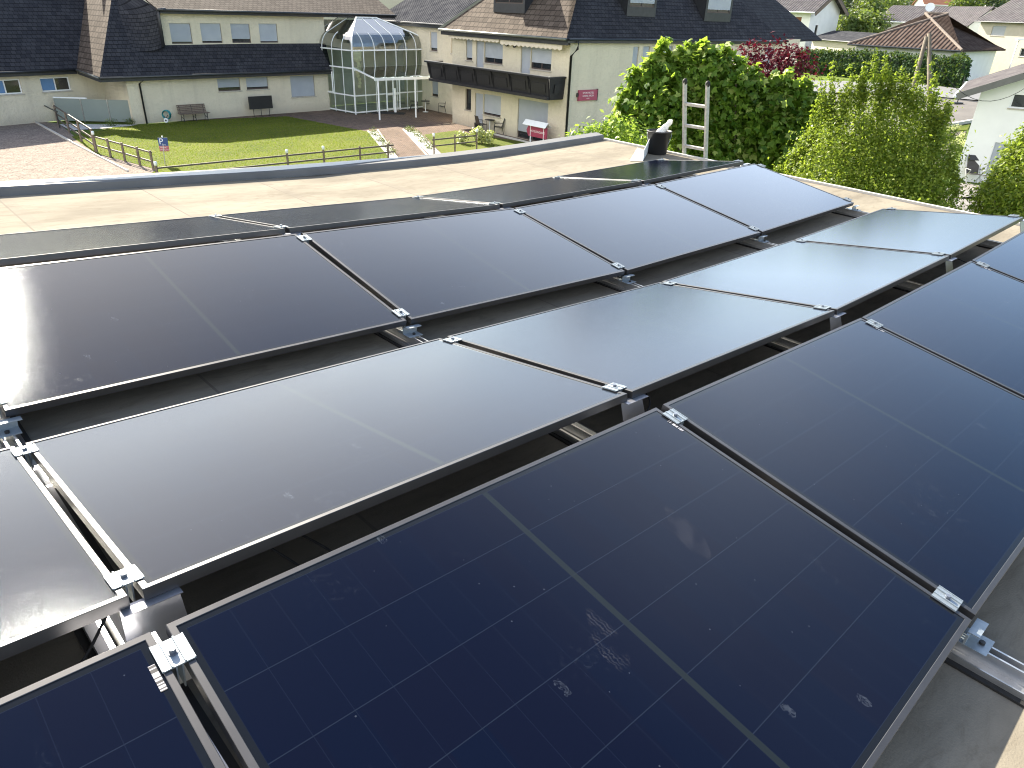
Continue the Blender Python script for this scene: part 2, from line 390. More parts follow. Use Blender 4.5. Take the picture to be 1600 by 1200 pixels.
M_['gravel'] = ground_mat('gravel', (.21, .175, .15), (.30, .25, .215), (.10, .085, .075), 2.5, 11, 1.)
M_['paving'] = ground_mat('clinker_paving', (.19, .145, .115), (.24, .18, .145), (.15, .12, .105), .5, 4, .3, (.22, .11))
M_['patio'] = ground_mat('grey_patio', (.26, .25, .24), (.32, .31, .3), (.2, .19, .19), .8, 5, .3, (.4, .4))
M_['meadow'] = ground_mat('rough_meadow', (.06, .11, .02), (.10, .15, .03), (.16, .16, .06), .15, 3)

# flat-roof membrane: pale mineral sheet with seams, stains and scuffs
def membrane():
    m, t, p, o = new_mat('roof_membrane')
    tc = N(t, 'ShaderNodeTexCoord'); mp = N(t, 'ShaderNodeMapping'); mp.inputs['Scale'].default_value = (.6, 1.8, 1)
    t.links.new(tc.outputs['Object'], mp.inputs[0])
    a = N(t, 'ShaderNodeTexNoise', i_Scale=1.3, i_Detail=9., i_Roughness=.65); t.links.new(mp.outputs[0], a.inputs['Vector'])
    b = N(t, 'ShaderNodeTexNoise', i_Scale=7., i_Detail=6., i_Roughness=.7, i_Distortion=1.2); t.links.new(mp.outputs[0], b.inputs['Vector'])
    col = mixc(t, ramp(t, a.outputs[0], .34, .68), (.165, .146, .115), (.278, .25, .198))
    col = mixc(t, mth(t, 'MULTIPLY', ramp(t, b.outputs[0], .50, .75), .6), col, (.115, .095, .07))
    sp = N(t, 'ShaderNodeSeparateXYZ'); t.links.new(tc.outputs['Object'], sp.inputs[0])
    fr = mth(t, 'FRACT', mth(t, 'DIVIDE', mth(t, 'ADD', sp.outputs[0], 20.35), 1.05))
    seam = mth(t, 'LESS_THAN', fr, .012)
    col = mixc(t, mth(t, 'MULTIPLY', mth(t, 'MULTIPLY', seam, ramp(t, a.outputs[0], .3, .6)), .5), col, (.07, .06, .055))
    lap = mth(t, 'LESS_THAN', fr, .09)
    col = mixc(t, mth(t, 'MULTIPLY', lap, .22), col, (.17, .15, .13))
    t.links.new(col, p.inputs['Base Color']); p.inputs['Roughness'].default_value = .95; p.inputs['Specular IOR Level'].default_value = .15
    g = N(t, 'ShaderNodeTexNoise', i_Scale=160., i_Detail=2.); t.links.new(tc.outputs['Object'], g.inputs['Vector'])
    h = mth(t, 'ADD', mth(t, 'MULTIPLY', lap, .6), mth(t, 'MULTIPLY', g.outputs[0], .35))
    bp = N(t, 'ShaderNodeBump', i_Strength=.4, i_Distance=.008); t.links.new(h, bp.inputs['Height']); t.links.new(bp.outputs[0], p.inputs['Normal'])
    return m
M_['membrane'] = membrane()

# ------------------------------------------------------------------ solar array frame (fitted from the photo)
S2W = Matrix(((.712, -.700, .055), (.700, .714, .034), (-.063, .015, .998)))
def _ortho():
    x = V((.712, .700, -.063)).normalized(); y = V((-.700, .714, .015)); y = (y-x*y.dot(x)).normalized(); z = x.cross(y)
    return Matrix((x, y, z)).transposed()
S2W = _ortho()
SC = V((-.31607, -1.31462, 1.33821))         # camera in array coordinates
PL, PW, PT = 1.7313, 1.134, .030
GX, GR, GV, TILT = .03036, .13262, .26982, R(8.841)
STEP = PL+GX
JZ = {-2: -.006, -1: -.0036, 0: 0, 1: 0, 2: .0130, 3: .0910, 4: .2007, 5: .313}
JY = {-2: 0, -1: 0, 0: 0, 1: 0, 2: -.0212, 3: -.0316, 4: -.0386, 5: -.045}
def lerp_tab(tab, x):
    j = x/STEP; j = min(4.999, max(-2, j)); a = math.floor(j); return tab[a]+(tab[a+1]-tab[a])*(j-a)
def s2w(x, y, z): return S2W @ (V((x, y, z))-SC) + CAM
def sol(x, y, z):
    """array coordinates that follow the kink of the roof"""
    return s2w(x, y+lerp_tab(JY, x), z+lerp_tab(JZ, x))
CW, SW = PW*math.cos(TILT), PW*math.sin(TILT)
ROOF_Z = -.125
ROWS = {'D': (-GR/2-CW, 0, 1), 'C': (GR/2, SW, -1), 'B': (GR/2+CW+GV, 0, 1), 'A': (1.5*GR+2*CW+GV, SW, -1)}

# ------------------------------------------------------------------ the flat-roofed building we stand on
fl = thing('flat_roof_building', s2w(3, 1, ROOF_Z-4.6), 'flat roofed building with pale membrane roof carrying the solar panels', 'building')
XS = [-7, -5.3, -3.6, -1.76, 0, 1.76, 3.52, 5.28, 7.04, 8.12]
YS = [-5, -3, -1.5, -.5, .5, 1.5, 2.5, 3.5, 4.5]
def ypar(x): return np.interp(x, [-7, .8, 2.9, 4.6, 6.1, 8.12], [5.40, 5.445, 5.50, 5.40, 5.37, 5.50])
mb = MB(); YT = YS+['p']
for x in XS:
    for y in YT:
        yy = ypar(x) if y == 'p' else y
        p = s2w(x, yy, ROOF_Z+lerp_tab(JZ, x)); mb.v.append(tuple(p))
ny = len(YT)
for i in range(len(XS)-1):
    for j in range(ny-1):
        mb.f.append((i*ny+j, (i+1)*ny+j, (i+1)*ny+j+1, i*ny+j+1))
roof = mb.build('roof', M_['membrane'], fl)
roof.data.transform(Matrix.Translation(fl.location)); roof.data.transform(S2W.transposed().to_4x4())   # membrane pattern in roof axes
roof.rotation_euler = S2W.to_euler(); roof.location = -fl.location
# parapet upstand with sloped flashing along the far edge
mb = MB(); prof = [(0, .0), (.008, .058), (.02, .068), (.15, .083), (.17, .072), (.17, -.25)]
xs2 = list(np.linspace(-7, 8.12, 22))
for x in xs2:
    for dy, dz in prof: mb.v.append(tuple(s2w(x, ypar(x)-.01+dy, ROOF_Z+lerp_tab(JZ, x)+dz)))
k = len(prof)
for i in range(len(xs2)-1):
    for j in range(k-1): mb.f.append((i*k+j, (i+1)*k+j, (i+1)*k+j+1, i*k+j+1))
mb.f.append(tuple((len(xs2)-1)*k+j for j in range(k)))
mb.build('parapet', M_['flash'], fl)
mb = MB()
ye = [-5, -3, -1, 1, 3, 5.5]
for a, b in zip(ye[:-1], ye[1:]):
    zr = ROOF_Z+lerp_tab(JZ, 8.12)
    mb.beam(s2w(8.14, a, zr+.0), s2w(8.14, b, zr+.0), .05, .05)
mb.build('edge_strip', M_['concrete'], fl)
mb = MB()
c4 = [s2w(-6.9, -4.9, -.3), s2w(8.05, -4.9, 0), s2w(8.05, 5.5, .02), s2w(-6.9, 5.5, -.3)]
for i in range(4):
    a, b = c4[i], c4[(i+1) % 4]; mb.poly([V((a.x, a.y, 0)), V((b.x, b.y, 0)), b+V((0, 0, .08)), a+V((0, 0, .08))])
mb.build('wall', M_['stucco_white'], fl)

# ------------------------------------------------------------------ solar panels
def cell_glass():
    m, t, p, o = new_mat('solar_glass')
    tc = N(t, 'ShaderNodeTexCoord'); oi = N(t, 'ShaderNodeObjectInfo')
    sp = N(t, 'ShaderNodeSeparateXYZ'); t.links.new(tc.outputs['Object'], sp.inputs[0])
    x, y = sp.outputs[0], sp.outputs[1]
    mx, my = .030, .030
    cw = (PL-2*mx-.018)/18; ch = (PW-2*my)/6
    xr = mth(t, 'SUBTRACT', x, PL/2); xa = mth(t, 'ABSOLUTE', xr)
    xc = mth(t, 'SUBTRACT', xa, .009)                    # distance from the middle gap
    ux = mth(t, 'DIVIDE', xc, cw); uy = mth(t, 'DIVIDE', mth(t, 'SUBTRACT', y, my), ch)
    fx = mth(t, 'ABSOLUTE', mth(t, 'SUBTRACT', mth(t, 'FRACT', ux), .5)); fy = mth(t, 'ABSOLUTE', mth(t, 'SUBTRACT', mth(t, 'FRACT', uy), .5))
    lx = mth(t, 'GREATER_THAN', fx, .5-.0009/cw); ly = mth(t, 'GREATER_THAN', fy, .5-.0012/ch)
    mid = mth(t, 'LESS_THAN', xc, 0.)
    edge = mth(t, 'MAXIMUM', mth(t, 'GREATER_THAN', ux, 9.), mth(t, 'GREATER_THAN', mth(t, 'ABSOLUTE', mth(t, 'SUBTRACT', uy, 3.)), 3.))
    cb = N(t, 'ShaderNodeCombineXYZ'); t.links.new(mth(t, 'FLOOR', mth(t, 'DIVIDE', xr, cw)), cb.inputs[0]); t.links.new(mth(t, 'FLOOR', uy), cb.inputs[1]); t.links.new(oi.outputs['Random'], cb.inputs[2])
    wn = N(t, 'ShaderNodeTexWhiteNoise'); wn.noise_dimensions = '3D'; t.links.new(cb.outputs[0], wn.inputs['Vector'])
    cell = mixc(t, wn.outputs[0], (.0004, .0015, .0088), (.0009, .0013, .0076))
    base = mixc(t, ly, cell, (.007, .0105, .021)); base = mixc(t, mth(t, 'MULTIPLY', lx, .4), base, (.006, .009, .020))
    base = mixc(t, mid, base, (.0075, .0105, .0125)); base = mixc(t, edge, base, (.005, .006, .008))
    # dust film, hand smears and dried droplets; each panel takes its own piece of the pattern
    ad = N(t, 'ShaderNodeVectorMath', operation='ADD')
    off = N(t, 'ShaderNodeCombineXYZ'); t.links.new(mth(t, 'MULTIPLY', oi.outputs['Random'], 53.), off.inputs[0]); t.links.new(mth(t, 'MULTIPLY', oi.outputs['Random'], 91.), off.inputs[1])
    t.links.new(tc.outputs['Object'], ad.inputs[0]); t.links.new(off.outputs[0], ad.inputs[1])
    def noise(sc, det=4., dist=0., rough=.5):
        n = N(t, 'ShaderNodeTexNoise', i_Scale=sc, i_Detail=det, i_Distortion=dist, i_Roughness=rough); t.links.new(ad.outputs[0], n.inputs['Vector']); return n.outputs[0]
    big = ramp(t, noise(2.3, 2.), .55, .72); fine = ramp(t, noise(21., 5., 1.6, .7), .55, .70)
    smear = mth(t, 'MULTIPLY', big, fine)
    vor = N(t, 'ShaderNodeTexVoronoi', i_Scale=17.); t.links.new(ad.outputs[0], vor.inputs['Vector'])
    spot = mth(t, 'LESS_THAN', vor.outputs['Distance'], .035)
    v2 = N(t, 'ShaderNodeTexVoronoi', i_Scale=3.6); v2.inputs['Randomness'].default_value = 1.; mp2 = N(t, 'ShaderNodeMapping'); mp2.inputs['Scale'].default_value = (1.5, .75, 1); mp2.inputs['Rotation'].default_value = (0, 0, .6)
    t.links.new(ad.outputs[0], mp2.inputs[0]); t.links.new(mp2.outputs[0], v2.inputs['Vector'])
    nz = noise(48., 4., 2.2, .65)
    hand = mth(t, 'MULTIPLY', mth(t, 'LESS_THAN', mth(t, 'ADD', v2.outputs['Distance'], mth(t, 'MULTIPLY', noise(30., 3.), .18)), .15), ramp(t, nz, .45, .62))
    film = mth(t, 'MULTIPLY_ADD', noise(1.1, 3.), .003, .0)
    dust = mth(t, 'ADD', film, mth(t, 'ADD', mth(t, 'MULTIPLY', smear, .02), mth(t, 'ADD', mth(t, 'MULTIPLY', hand, .05), mth(t, 'MULTIPLY', spot, .05))))
    base = mixc(t, dust, base, (.50, .60, .75))
    t.nodes.remove(p)
    df = N(t, 'ShaderNodeBsdfDiffuse'); t.links.new(base, df.inputs[0])
    g = N(t, 'ShaderNodeTexNoise', i_Scale=420., i_Detail=2.); t.links.new(tc.outputs['Object'], g.inputs['Vector'])
    bp = N(t, 'ShaderNodeBump', i_Strength=.22, i_Distance=.001); t.links.new(g.outputs[0], bp.inputs['Height'])
    # anti-reflective textured glass: bluish mirror that grows toward grazing view
    gs = N(t, 'ShaderNodeBsdfGlossy', distribution='BECKMANN'); gs.inputs[0].default_value = (.85, .92, 1., 1); t.links.new(bp.outputs[0], gs.inputs['Normal'])
    t.links.new(mth(t, 'ADD', .165, mth(t, 'MULTIPLY', smear, .15)), gs.inputs['Roughness'])
    fr = N(t, 'ShaderNodeFresnel', i_IOR=1.5)
    fac = mth(t, 'MINIMUM', mth(t, 'MULTIPLY', mth(t, 'POWER', fr.outputs[0], 1.5), 2.6), .45)
    ms = N(t, 'ShaderNodeMixShader'); t.links.new(fac, ms.inputs[0]); t.links.new(df.outputs[0], ms.inputs[1]); t.links.new(gs.outputs[0], ms.inputs[2])
    t.links.new(ms.outputs[0], o.inputs[0])
    return m
M_['cells'] = cell_glass()
M_['pframe'] = plain('anodised_frame', (.085, .085, .09), .36, metal=.75, var=.08, scale=14)
def frame_mesh():
    mb = MB(); FW = .0155
    prof = [(0.02, -PT), (0, -PT), (0, -.0012), (.0012, 0), (FW-.001, 0), (FW, -.001), (FW, -.004)]
    cor = lambda d: [(d, d), (PL-d, d), (PL-d, PW-d), (d, PW-d)]
    for d, z in prof:
        for x, y in cor(d): mb.v.append((x, y, z))
    for i in range(len(prof)-1):
        for j in range(4):
            a, b = i*4+j, i*4+(j+1) % 4; mb.f.append((a, b, b+4, a+4))
    return mb
pan0 = thing('solar_panel', (0, 0, 0), 'black solar panel', 'solar panel', 'solar panels on the flat roof')
fr0 = frame_mesh().build('frame', M_['pframe'], pan0, local=True)
for pol in fr0.data.polygons:                     # outward normals
    pass
gl0 = MB().poly([(.0155, .0155, -.0022), (PL-.0155, .0155, -.0022), (PL-.0155, PW-.0155, -.0022), (.0155, PW-.0155, -.0022)]).build('glass', M_['cells'], pan0, local=True)
bk0 = MB().poly([(.012, PW-.012, -.008), (PL-.012, PW-.012, -.008), (PL-.012, .012, -.008), (.012, .012, -.008)]).build('backsheet', M_['plastic'], pan0, local=True)
def barcode():
    m, t, p, o = new_mat('barcode_sticker')
    tc = N(t, 'ShaderNodeTexCoord'); sp = N(t, 'ShaderNodeSeparateXYZ'); t.links.new(tc.outputs['Object'], sp.inputs[0])
    wn = N(t, 'ShaderNodeTexWhiteNoise'); wn.noise_dimensions = '1D'
    t.links.new(mth(t, 'FLOOR', mth(t, 'MULTIPLY', sp.outputs[1], 330.)), wn.inputs['W'])
    t.links.new(mixc(t, mth(t, 'GREATER_THAN', wn.outputs[0], .5), (.34, .34, .38), (.02, .02, .025)), p.inputs['Base Color']); p.inputs['Roughness'].default_value = .4
    return m
M_['barcode'] = barcode()
def sole():
    m, t, p, o = new_mat('dried_boot_print')
    tc = N(t, 'ShaderNodeTexCoord')
    w = N(t, 'ShaderNodeTexWave', i_Scale=34., i_Distortion=7., i_Detail=3.); w.inputs['Detail Scale'].default_value = 2.2
    n = N(t, 'ShaderNodeTexNoise', i_Scale=16., i_Detail=6.)
    for q in (w, n): t.links.new(tc.outputs['Object'], q.inputs['Vector'])
    a = mth(t, 'MULTIPLY', ramp(t, w.outputs['Fac'], .4, .9), ramp(t, n.outputs[0], .42, .66))
    p.inputs['Base Color'].default_value = (.46, .46, .50, 1); p.inputs['Roughness'].default_value = .9
    t.links.new(mth(t, 'MULTIPLY', a, .055), p.inputs['Alpha'])
    return m
M_['sole'] = sole()
ROWNAME = {'A': 'narrow row nearest the parapet', 'B': 'second row from the parapet', 'C': 'third row from the parapet', 'D': 'row nearest the viewer'}
KNAME = {-1: 'leftmost', 0: 'left', 1: 'second from left', 2: 'third from left', 3: 'rightmost'}
LOOK = {'A': 'dark mirror-like', 'B': 'dull blue', 'C': 'pale sky-reflecting', 'D': 'dark navy'}
first = True
panels = {}
for row in 'ABCD':
    y0, z0, sg = ROWS[row]
    for k in range(-1, 4):
        pn = pan0 if first else pan0.copy()
        if not first:
            COL.objects.link(pn)
            for ch in (fr0, gl0, bk0):
                c = ch.copy(); COL.objects.link(c); c.parent = pn
        first = False
        xl = k*STEP+GX/2
        o_ = sol(xl, y0, z0); ex = (sol(xl+PL, y0, z0)-o_).normalized()
        ey = sol(xl, y0+CW, z0+sg*SW)-o_; ey = (ey-ex*ey.dot(ex)).normalized(); ez = ex.cross(ey)
        m4 = Matrix((ex, ey, ez)).transposed().to_4x4(); m4.translation = o_
        pn.matrix_world = m4
        tag(pn, f'{LOOK[row]} solar panel, {KNAME[k]} of the {ROWNAME[row]}')
        panels[row, k] = pn
for k in range(-1, 4):
    st = MB().poly([(PL-.034, PW-.145, -.0012), (PL-.021, PW-.145, -.0012), (PL-.021, PW-.078, -.0012), (PL-.034, PW-.078, -.0012)]).build('serial_sticker', M_['barcode'], panels['D', k], local=True)
# dried boot prints on the near panel
def print_mesh(cx, cy, ang, length=.30, wd=.105):
    pts = []
    for i in range(28):
        a = 2*math.pi*i/28; x = math.cos(a); y = math.sin(a)
        wy = wd/2*(1-.18*math.cos(2*a-.4)) * (.8+.2*x)
        X, Y = x*length/2, y*wy
        pts.append((cx+X*math.cos(ang)-Y*math.sin(ang), cy+X*math.sin(ang)+Y*math.cos(ang), -.0008))
    return MB().poly(pts)
def to_panel(row, k, px, py):
    m = panels[row, k].matrix_world; p = on_plane(px, py, m.translation, m.col[2].to_3d())
    return m.inverted() @ p
for (ax, ay), (bx, by) in (((1040, 792), (1108, 872)), ((918, 950), (982, 1052))):
    A = to_panel('D', 0, ax, ay); B = to_panel('D', 0, bx, by); c = (A+B)/2; d = B-A
    print_mesh(c.x, c.y, math.atan2(d.y, d.x), d.length, d.length*.40).build('boot_print', M_['sole'], panels['D', 0], local=True)

# ------------------------------------------------------------------ mounting rails with their clamps and brackets
def along(x, y, z): return sol(x, y, z)
def clamp_mb(x, y, z, slope, end=0):
    """mid clamp over the gap between two frames; slope = rise per metre in y"""
    mb = MB(); ln = .068; th = .003
    def P(dx, dy, dz): return along(x+dx, y+dy, z+dz+dy*slope)
    def bx(x0, x1, z0, z1, y0=-ln/2, y1=ln/2):
        o = P(x0, y0, z0); mb.frame_box(o, P(x1, y0, z0)-o, P(x0, y1, z0)-o, P(x0, y0, z1)-o)
    bx(-.033, .033, .0012, .0042)                                  # flat plate over both frames
    bx(-.033, -.030, .0042, .0058); bx(.030, .033, .0042, .0058)     # rolled edges
    bx(-.0145, -.0115, .0042, .0080); bx(.0115, .0145, .0042, .0080) # ridges beside the bolt channel
    bx(-.0075, -.0045, -.06, .0012); bx(.0045, .0075, -.06, .0012)   # legs down to the rail
    return mb
def bolt_mb(x, y, z, slope):
    mb = MB(); c = along(x, y, z-.001); up = (along(x, y, z+.1)-c).normalized()
    c = c+up*.005; mb.tube([c, c+up*.011], .0072, 12); mb.tube([c, c+up*.0015], .0098, 12)
    return mb
YEND = ROWS['A'][0]+CW
JN = {-1: 'leftmost', 0: 'left', 1: 'second', 2: 'third', 3: 'fourth', 4: 'rightmost'}
for j in range(-1, 5):
    x = j*STEP
    ra = thing('mounting_rail', sol(x, 0, -.1), f'{JN[j]} aluminium rail crossing under all four panel rows with clamps and brackets', 'rail', 'mounting rails under the panels')
    mb = MB()
    y0, y1 = -1.95, YEND+.12
    def bar(xa, xb, za, zb):
        o = along(x+xa, y0, za); mb.frame_box(o, along(x+xb, y0, za)-o, along(x+xa, y1, za)-o, along(x+xa, y0, zb)-o)
    bar(-.020, -.013, -.112, -.070); bar(.013, .020, -.112, -.070)   # lips
    bar(-.013, .013, -.112, -.104)                                   # channel floor
    bar(-.062, -.020, -.116, -.110); bar(.020, .045, -.116, -.110)    # base flanges
    bar(-.066, -.061, -.118, -.098)                                  # upturned flange edge
    mb.build('rail_profile', M_['alu'], ra)
    mb = MB(); o = along(x-.085, y0-.0, -.124); mb.frame_box(o, along(x+.065, y0, -.124)-o, along(x-.085, y1, -.124)-o, along(x-.085, y0, -.1165)-o)
    mb.build('protection_mat', M_['rubber'], ra)
    for row in 'ABCD':
        ry, rz_, sg = ROWS[row]
        sl = sg*SW/CW
        for yy in (ry+.075, ry+CW-.075):
            zz = rz_+(yy-ry)*sl
            cl = clamp_mb(x, yy, zz, sl).build('clamp', M_['zinc'], ra)
            bolt_mb(x, yy, zz, sl).build('bolt', M_['bolt'], cl)
    for yr in (0., GR+2*CW+GV):                       # ridge brackets: a leaning sheet under each high edge
        for sd_, xo, dep in ((1, .015, .12), (-1, -.075, .12)):
            mb = MB(); t_ = .0025
            a = [along(x+xo-.05, yr+sd_*.075, SW-PT-.004), along(x+xo+.075, yr+sd_*.075, SW-PT-.004), along(x+xo+.085, yr-sd_*.01, -.068), along(x+xo-.06, yr-sd_*.01, -.068)]
            nrm = (a[1]-a[0]).cross(a[3]-a[0]).normalized()
            mb.slab(a, nrm*t_)
            b = [a[0]+V((0, 0, .001)), a[1]+V((0, 0, .001)), along(x+xo+.075, yr+sd_*.04, SW-PT-.002), along(x+xo-.05, yr+sd_*.04, SW-PT-.002)]
            mb.slab(b, (0, 0, .002))
            mb.build('ridge_bracket', M_['sheet'], ra)
    for yl, sg in ((ROWS['D'][0], -1), (ROWS['C'][0]+CW, 1), (ROWS['B'][0], -1), (ROWS['A'][0]+CW, 1)):   # feet at the low edges
        mb = MB()
        o = along(x-.042, yl+sg*.065, -.0695); mb.frame_box(o, along(x+.042, yl+sg*.065, -.0695)-o, along(x-.042, yl-sg*.04, -.0695)-o, V((0, 0, .003)))
        o = along(x-.042, yl+sg*.004, -.067); mb.frame_box(o, along(x+.042, yl+sg*.004, -.067)-o, along(x-.042, yl+sg*.010, -.067)-o, along(x-.042, yl+sg*.004, -.034)-o)
        o = along(x-.030, yl+sg*.004, -.034); mb.frame_box(o, along(x+.055, yl+sg*.004, -.034)-o, along(x-.030, yl+sg*.034, -.034)-o, V((0, 0, .003)))
        ft = mb.build('low_bracket', M_['zinc'], ra)
        mb = MB(); c = along(x+.002, yl+sg*.042, -.067); mb.tube([c, c+V((0, 0, .009))], .008, 8); mb.build('bolt', M_['plastic'], ft)

# black cables hanging in the ridge gaps
def cable(pts, label):
    ps = [sol(*p) for p in pts]; sm = []
    for i in range(len(ps)-1):
        p0, p1, p2, p3 = ps[max(i-1, 0)], ps[i], ps[i+1], ps[min(i+2, len(ps)-1)]
        for q in range(8):
            t = q/8; sm.append(.5*((2*p1)+(p2-p0)*t+(2*p0-5*p1+4*p2-p3)*t*t+(3*p1-p0-3*p2+p3)*t**3))
    sm.append(ps[-1])
    tag(MB().tube(sm, .0035, 7).build('cable', M_['rubber'], None, smooth=True), label, 'cable', 'black cables under the panel ridges')
cable([(-.75, .35, .06), (-.5, .12, .02), (-.32, .03, -.03), (-.15, .06, .03), (-.05, .12, .10)], 'black cable sagging beside the bright bracket at the left')
cable([(.42, .25, .06), (.50, .10, .02), (.60, -.02, -.11), (.75, -.12, -.11)], 'short black cable dropping steeply below the pale left panel')
cable([(.34, .2, .07), (.42, .08, .0), (.48, -.02, -.09), (.52, -.1, -.115)], 'short curved black cable just left of the steep one')
cable([(1.80, .16, .10), (1.86, .06, .06), (1.93, .08, .08), (1.96, .15, .11)], 'small black cable loop beside the second ridge bracket')
cable([(5.6, .2, .10), (5.85, .05, .0), (6.1, .06, -.08), (6.5, .1, -.10), (6.9, .1, -.09)], 'black cable lying in the ridge gap at the far right')

# ------------------------------------------------------------------ things on the roof
def rpt(px, py, dz=0):
    """point on the flat roof seen at a photo pixel"""
    d = ray(px, py); lo, hi = .5, 60.
    inv = S2W.transposed()
    def h(t):
        X = inv @ (d*t) + SC; return X.z-(ROOF_Z+lerp_tab(JZ, X.x))
    for _ in range(60):
        mid = (lo+hi)/2
        if h(mid) > 0: lo = mid
        else: hi = mid
    return CAM+d*lo
b0 = rpt(1026, 240)
bu = thing('bucket', b0, 'black plastic builder bucket standing at the roof corner by the ladder', 'bucket')
MB().lathe([(.005, .004), (.115, .0), (.125, .01), (.152, .27), (.163, .272), (.165, .29), (.158, .292), (.148, .27), (.12, .02), (.0, .015)], n=28).build('body', M_['plastic'], bu, smooth=True, local=True)
mb = MB(); mb.tube([(.16*math.cos(a), .16*math.sin(a)*.45-.02, .27-.20*abs(math.sin(a))) for a in np.linspace(math.pi, 2*math.pi, 14)], .003, 6)
mb.build('handle', M_['zinc'], bu, smooth=True, local=True)
mb = MB()
ax = V((.62, .1, .72)).normalized()
for i in range(9):
    c = b0+V((.0, .02, .24))+ax*(.028*i); mb.ball(c, .055-.0035*i+.008*math.sin(i*2.1), 10, 7, (1, .8, 1), .08)
tag(mb.build('white_rag', M_['cloth'], None, smooth=True), 'crumpled white rag sticking out of the black bucket', 'rag')
# bent sheet-metal offcut left of the bucket
a = rpt(984, 252); b = rpt(1004, 252); c = rpt(1012, 238); d = rpt(996, 232)
mb = MB(); up = V((0, 0, .006)); mb.slab([a+up, b+up, c+up, d+up], (0, 0, .004))
e = b+V((0, 0, .01)); g = c+V((0, 0, .01))
mb.slab([e, g, g+V((.01, 0, .19)), e+V((.0, 0, .13))], (.006, -.003, 0))
tag(mb.build('sheet_metal_offcut', M_['white_metal'], None), 'bent white sheet metal offcut leaning beside the black bucket', 'sheet metal')
# ladder
lb = V((2.06+.03, 9.62, 0))
rail_dir = S2W @ V((0, 1, 0)); out = S2W @ V((1, 0, 0)); out.z = 0; out.normalize(); rail_dir.z = 0; rail_dir.normalize()
eL, eR = rpt(1063, 243), rpt(1096, 250)
mid = (eL+eR)/2; zr = mid.z
mid = mid+out*.09
ld = thing('ladder', V((mid.x, mid.y, 0))+out*1.15, 'tall grey aluminium ladder rising above the roof edge in front of green leaves', 'ladder')
foot = V((mid.x, mid.y, 0))+out*1.15; axis = (mid-foot).normalized(); LEN = (mid-foot).length+.93
hw = .165
for sgn in (1, -1):
    p = foot+rail_dir*hw*sgn
    q = p+axis*LEN
    MB().beam(p, q, .060, .025, up=rail_dir).build('side_rail', M_['ladder'], ld)
    mb = MB(); mb.ball(q+axis*.0, .032, 10, 8, (1.0, 1., 1.2)); mb.build('end_cap', M_['rubber'], ld, smooth=True)
s_ = LEN-.27
while s_ > .1:
    p = foot+axis*s_; MB().beam(p-rail_dir*hw, p+rail_dir*hw, .032, .032, up=axis).build('rung', M_['ladder'], ld); s_ -= .268

# ------------------------------------------------------------------ ground
mb = MB(); gx = list(np.linspace(-160, 20, 10))+list(np.linspace(21.5, 60, 27))+list(np.linspace(70, 260, 8)); gy = list(np.linspace(-60, 30, 6))+list(np.linspace(34, 72, 27))+list(np.linspace(80, 420, 12))
for x in gx:
    for y in gy: mb.v.append((x, y, gz(x, y)-.02))
for i in range(len(gx)-1):
    for j in range(len(gy)-1): k = len(gy); mb.f.append((i*k+j, (i+1)*k+j, (i+1)*k+j+1, i*k+j+1))
tag(mb.build('ground', M_['meadow'], None, smooth=True), kind='structure')
def sheet(name, px, mat, dz, pts=None, kind='structure'):
    P = [gp(*q)+V((0, 0, dz)) for q in px] if pts is None else [V(p)+V((0, 0, dz)) for p in pts]
    if len(P) > 2:
        n = sum(((P[i]-P[0]).cross(P[i+1]-P[0]) for i in range(1, len(P)-1)), V())
        if n.z < 0: P.reverse()
    return tag(MB().poly(P).build(name, mat, None), kind=kind)
# forecourt gravel, lawn, terrace, path
L_lawn = [gp(112, 214), gp(180, 199), gp(330, 187), gp(448, 182), gp(575, 206), gp(612, 250)]
yb = 24.
fl_l = gp(245, 265); L_lawn += [V((-4.6, yb, 0)), V((fl_l.x+1.2, yb, 0)), fl_l, gp(150, 240)]
sheet('gravel_forecourt', None, M_['gravel'], .000, [(-60, 18, 0), (-9, 18, 0), (-9, 28, 0), gp(130, 224), gp(92, 193), gp(60, 189), (-40, 43.5, 0), (-60, 44, 0)])
lawn = sheet('lawn', None, M_['lawn'], .012, L_lawn)
terr = [gp(215, 192), gp(330, 184), gp(515, 170), gp(560, 165), gp(700, 160), gp(760, 170), gp(860, 215), gp(905, 250), V((2.6, 30, 0)), V((-3, 30, 0)), V((-6, 30, 0)), gp(575, 206), gp(448, 182), gp(330, 187)]
sheet('terrace_paving', None, M_['paving'], .006, terr)
sheet('garden_path', None, M_['paving'], .016, [gp(590, 203), gp(648, 206), gp(662, 210), gp(690, 240), V((-4.0, 26, 0)), V((-5.6, 26, 0)), gp(618, 250)])
sheet('front_lawn', None, M_['lawn'], .012, [gp(660, 211), gp(712, 204), gp(745, 211), gp(820, 222), V((.4, 33, 0)), V((-3.6, 33, 0)), gp(690, 243)])
sheet('pebble_bed', None, M_['rock'], .018, [gp(577, 206), gp(588, 205), gp(622, 250), gp(612, 250)])
sheet('pebble_border', None, M_['rock'], .018, [gp(630, 203), gp(650, 206), gp(690, 245), gp(676, 247)])
sheet('wall_foot_gravel', None, M_['rock'], .010, [gp(92, 194), gp(215, 195), gp(190, 199), gp(110, 204)])
def kerb(p, q, name='kerb', h=.07, w=.07, m='concrete'):
    tag(MB().beam(p+V((0, 0, h/2)), q+V((0, 0, h/2)), w, h).build(name, M_[m], None), kind='structure')
kerb(gp(575, 206), gp(612, 250)); kerb(gp(652, 207), gp(690, 244)); kerb(gp(52, 190), gp(112, 223), h=.09); kerb(gp(112, 223), gp(200, 268), h=.06)
kerb(gp(630, 203), gp(672, 249)); kerb(gp(590, 204), gp(622, 250)); kerb(gp(748, 205), gp(830, 225), h=.1)
